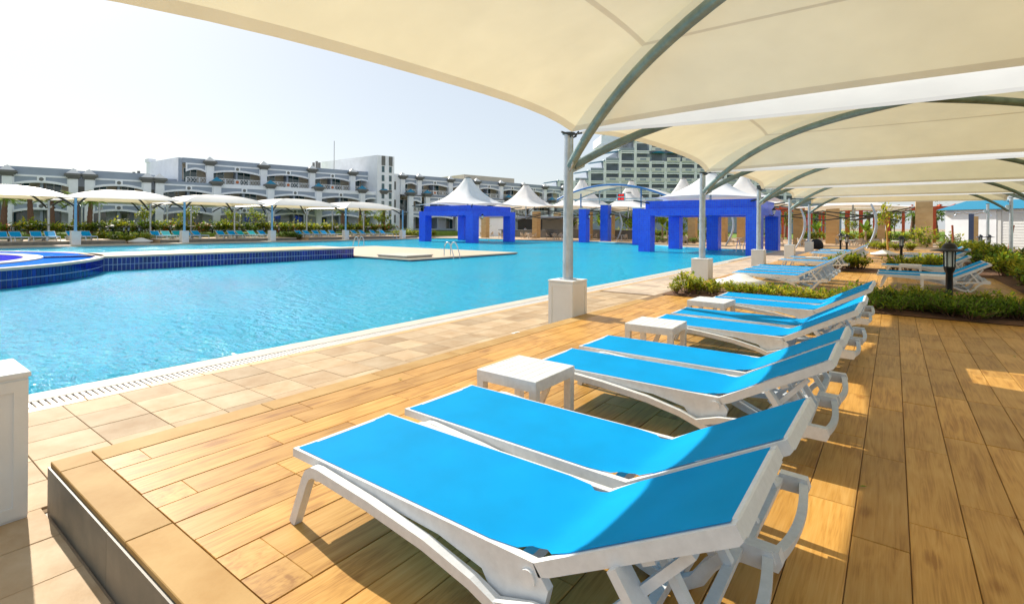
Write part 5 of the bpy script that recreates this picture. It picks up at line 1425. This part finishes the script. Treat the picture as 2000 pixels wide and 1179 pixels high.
for i, s in enumerate(cs): pilaster(hp, s, 0, Z0 - 1.2, 8.2, TEAL if i else WHITEP)
c3 = [16.75, 20.4, 28.3, 36.3, 43.8, 47.7]
for i in range(5):
    storey(hp, c3[i], c3[i + 1], 2.4, 7.9, 11.0, 2.2, 'up', motif=i in (1, 2, 3))
    MB().box((c3[i], 2.38, 11.002), (c3[i + 1], 3.2, 11.75)).build('parapet', GREYW, hp)
for s in c3[1:5]: pilaster(hp, s, 2.4, 7.7, 11.5)
MB().box((13.3, .5, 7.86), (48, 2.39, 7.895)).build('terrace', GREYW, hp)
MB().box((16.62, 4.7, 1), (43.0, 15, 11.6)).build('core', WHITEW, hp); MB().box((43.01, 4.7, 1), (46.0, 6.0, 11.6)).build('core', WHITEW, hp)
sd = MB(); gp = [(16.2, 2.4), (13.2, 14.6), (13.6, 15.2), (16.6, 3.0)]; sd.prism(gp, 1.0, 11.74); sd.build('gable_wall', WHITEW, hp)
MB().prism([(13.35, 13.0), (13.0, 14.7), (14.0, 15.0), (14.4, 13.4)], 11.742, 12.3).build('gable_block', WHITEW, hp)
MB().box((16.21, 2.35, 8.0), (16.7, 2.6, 11.7)).build('corner_pier', GREYW, hp)
# stair tower
MB().prism([(47.5, -.4), (51.0, -.4), (51.0, 17.8), (43.5, 17.8)], 0, 14.75).build('stair_tower', WHITEW, hp)
for (a, b_) in ((48.35, 49.0), (49.85, 50.5)):
    MB().box((a, -.46, 12.9), (b_ + .1, -.402, 14.7)).build('grey_panel', GREYD, hp)
    for z in (1.5, 3.2, 5.0, 6.6, 8.3, 9.9, 11.6):
        MB().box((a + .05, -.44, z), (b_ - .05, -.401, z + 1.15)).build('stair_window', GLASSD, hp)
    MB().box((a - .02, -.455, 7.85), (b_ + .02, -.402, 8.25)).build('grey_panel', GREYD, hp)
for i, (s, h) in enumerate(((38.6, 13.4), (39.2, 13.7), (39.7, 13.5))): MB().box((s, 8.5, 11.6), (s + .35, 8.9, h)).build('chimney', GREYD, hp)
MB().tube([(41.4, 5.2, 11.6), (41.4, 5.2, 17.4)], .05, 6).build('antenna', GREYD, hp)
for i, s in enumerate((10.3, 10.9, 11.5)): MB().box((s, 7.5, 8.4), (s + .35, 8.1, 9.3 + .2 * i)).build('chimney', RUST if i == 0 else GREYD, hp)
# second wing beyond the tower
c4 = [54.0, 57.8, 65.4, 72.4, 79.4, 86.4, 93.4, 100]
for i in range(7):
    a, b_ = c4[i], c4[i + 1]
    storey(hp, a, b_, 2.0, 7.9, 11.0, 2.2, 'up', motif=i in (1, 2)); storey(hp, a, b_, .2, Z1, 7.4, 4.0, 'up')
    storey(hp, a, b_, .2, Z0, Z1 - .1, 4.0, 'down')
    MB().box((a, 1.98, 11.002), (b_, 2.8, 11.75)).build('parapet', GREYW, hp)
for s in c4: pilaster(hp, s, 2.0, 7.7, 11.5); pilaster(hp, s + .9, .2, Z0 - 1, 8.1, TEAL)
MB().box((51.1, 4.4, 0), (101, 15, 11.6)).build('core', GREYW, hp)
MB().box((51.1, 1.98, 0), (53.5, 4.39, 11.74)).build('end_wall', WHITEW, hp)
for z in (2, 5, 8.6): MB().box((51.9, 1.92, z), (52.6, 1.979, z + 1.6)).build('slit_window', GREYD, hp)
MB().box((76, 12, 11.6), (92, 22, 14.0)).build('roof_block', CREAM, hp)
# tall stepped hotel
qx, qy = cam2w(20, 165)
h2 = thing('tall_hotel', 'tall stepped white and grey hotel with teal awnings behind the tents', 'building', (qx, qy, 0), A_ + R(2))
SH_ = 3.3; BW = 4.95
rail_me = MB().box((.3, -.5, 0), (BW - .3, -.4, 1.15)).box((BW * .3, -.53, .2), (BW * .7, -.505, .85), 1).mesh('balcony_rail', [WHITEP, GREYW])
pane_me = MB().box((.7, .9, .1), (BW - .7, .95, 2.5)).mesh('window', M('grey_glass', (.10, .13, .16), .12, var=.3, scale=.4))
grid_me = MB().box((-.42, -.25, 0), (.42, .15, SH_)).mesh('frame_post', WHITEW)
beam_me = MB().box((.42, -.22, 0), (BW - .42, .12, .34)).box((.42, -.22, .58), (BW - .42, .12, .95)).box((.42, -.1, .34), (BW - .42, .12, .58), 1).mesh('frame_beam', [WHITEW, GREYW])
knot_me = MB().tube([(0, -.34, 0), (0, -.26, 0)], .4, 10, 0, True, False).mesh('boss', WHITEW)
NF = 9
for f_ in range(NF):
    z = f_ * SH_ - .2
    edge = (-14, -14, -14, -10, -7, 3, 7, 11.4, 15)[f_]        # steps back to the left
    b0 = math.ceil(edge / BW)
    nb = 18
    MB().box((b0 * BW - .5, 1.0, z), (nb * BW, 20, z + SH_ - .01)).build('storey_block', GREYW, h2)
    for b_ in range(b0, nb):
        if f_ < 3: continue
        x = b_ * BW
        if b_ > 14: continue
        if f_ < 7 or b_ < b0 + 2:
            obj('frame_beam', beam_me, h2, (x, 0, z + SH_ - .9)); obj('frame_post', grid_me, h2, (x, 0, z)); obj('boss', knot_me, h2, (x, 0, z + SH_ - .45))
            obj('window', pane_me, h2, (x, 0, z)); 
            if b_ > b0: obj('balcony_rail', rail_me, h2, (x, 0, z))
        else:
            obj('window', pane_me, h2, (x, .08, z)); 
            if (b_ + f_) % 3: obj('balcony_rail', rail_me, h2, (x, -.2, z))
            MB().prism([(x + .2, z + 2.6), (x + BW * .5, z + 3.15), (x + BW - .2, z + 2.6)], -1.0, .99, 'y').build('awning', TEAL, h2)
    if f_ >= 4:
        x = b0 * BW
        m = MB(); m.add([(x - BW, -.8, z + 2.5), (x, -.8, z + 3.3), (x, 3.4, z + 3.3), (x - BW, 3.4, z + 2.5), (x - BW, -.8, z + 2.4), (x, -.8, z + 3.15), (x, 3.4, z + 3.15), (x - BW, 3.4, z + 2.4)], [(0, 1, 2, 3), (7, 6, 5, 4), (0, 4, 5, 1), (1, 5, 6, 2), (2, 6, 7, 3), (3, 7, 4, 0)]); m.build('awning', TEAL, h2)
        MB().box((x - .4, -.2, z), (x, 6, z + SH_ * 1.1)).build('step_wall', WHITEW, h2)
        MB().box((x - BW + .3, -.3, z), (x - .41, -.2, z + .9)).build('terrace_rail', GREYW, h2)
MB().box((2 * BW, 6, NF * SH_ - .2), (11 * BW, 20, NF * SH_ + 2.4)).build('roof_block', WHITEW, h2)
for i in range(7): MB().box((2.2 * BW + i * 4.6, 8, NF * SH_ + 2.4), (2.2 * BW + i * 4.6 + .8 + .3 * (i % 3), 9, NF * SH_ + 3.6 + .5 * (i % 2))).build('roof_plant', GREYD, h2)
lw_ = MB(); lw_.box((-8 * BW, .5, 0), (-2.9 * BW, 18, 11.0)); lw_.build('low_block', WHITEW, h2)
for k in range(5):
    for z in (2, 5.3, 8.6): MB().box((-7.8 * BW + k * 4.9, .40, z), (-7.8 * BW + k * 4.9 + 2.6, .499, z + 1.7)).build('window', GLASSD, h2)
MB().box((-3.4 * BW, 4, 11.002), (-2.2 * BW, 12, 14.5)).build('penthouse', WHITEW, h2)
MB().box((-3.5 * BW, 3.4, 14.502), (-2.1 * BW, 12.5, 14.8)).build('awning', TEAL, h2)
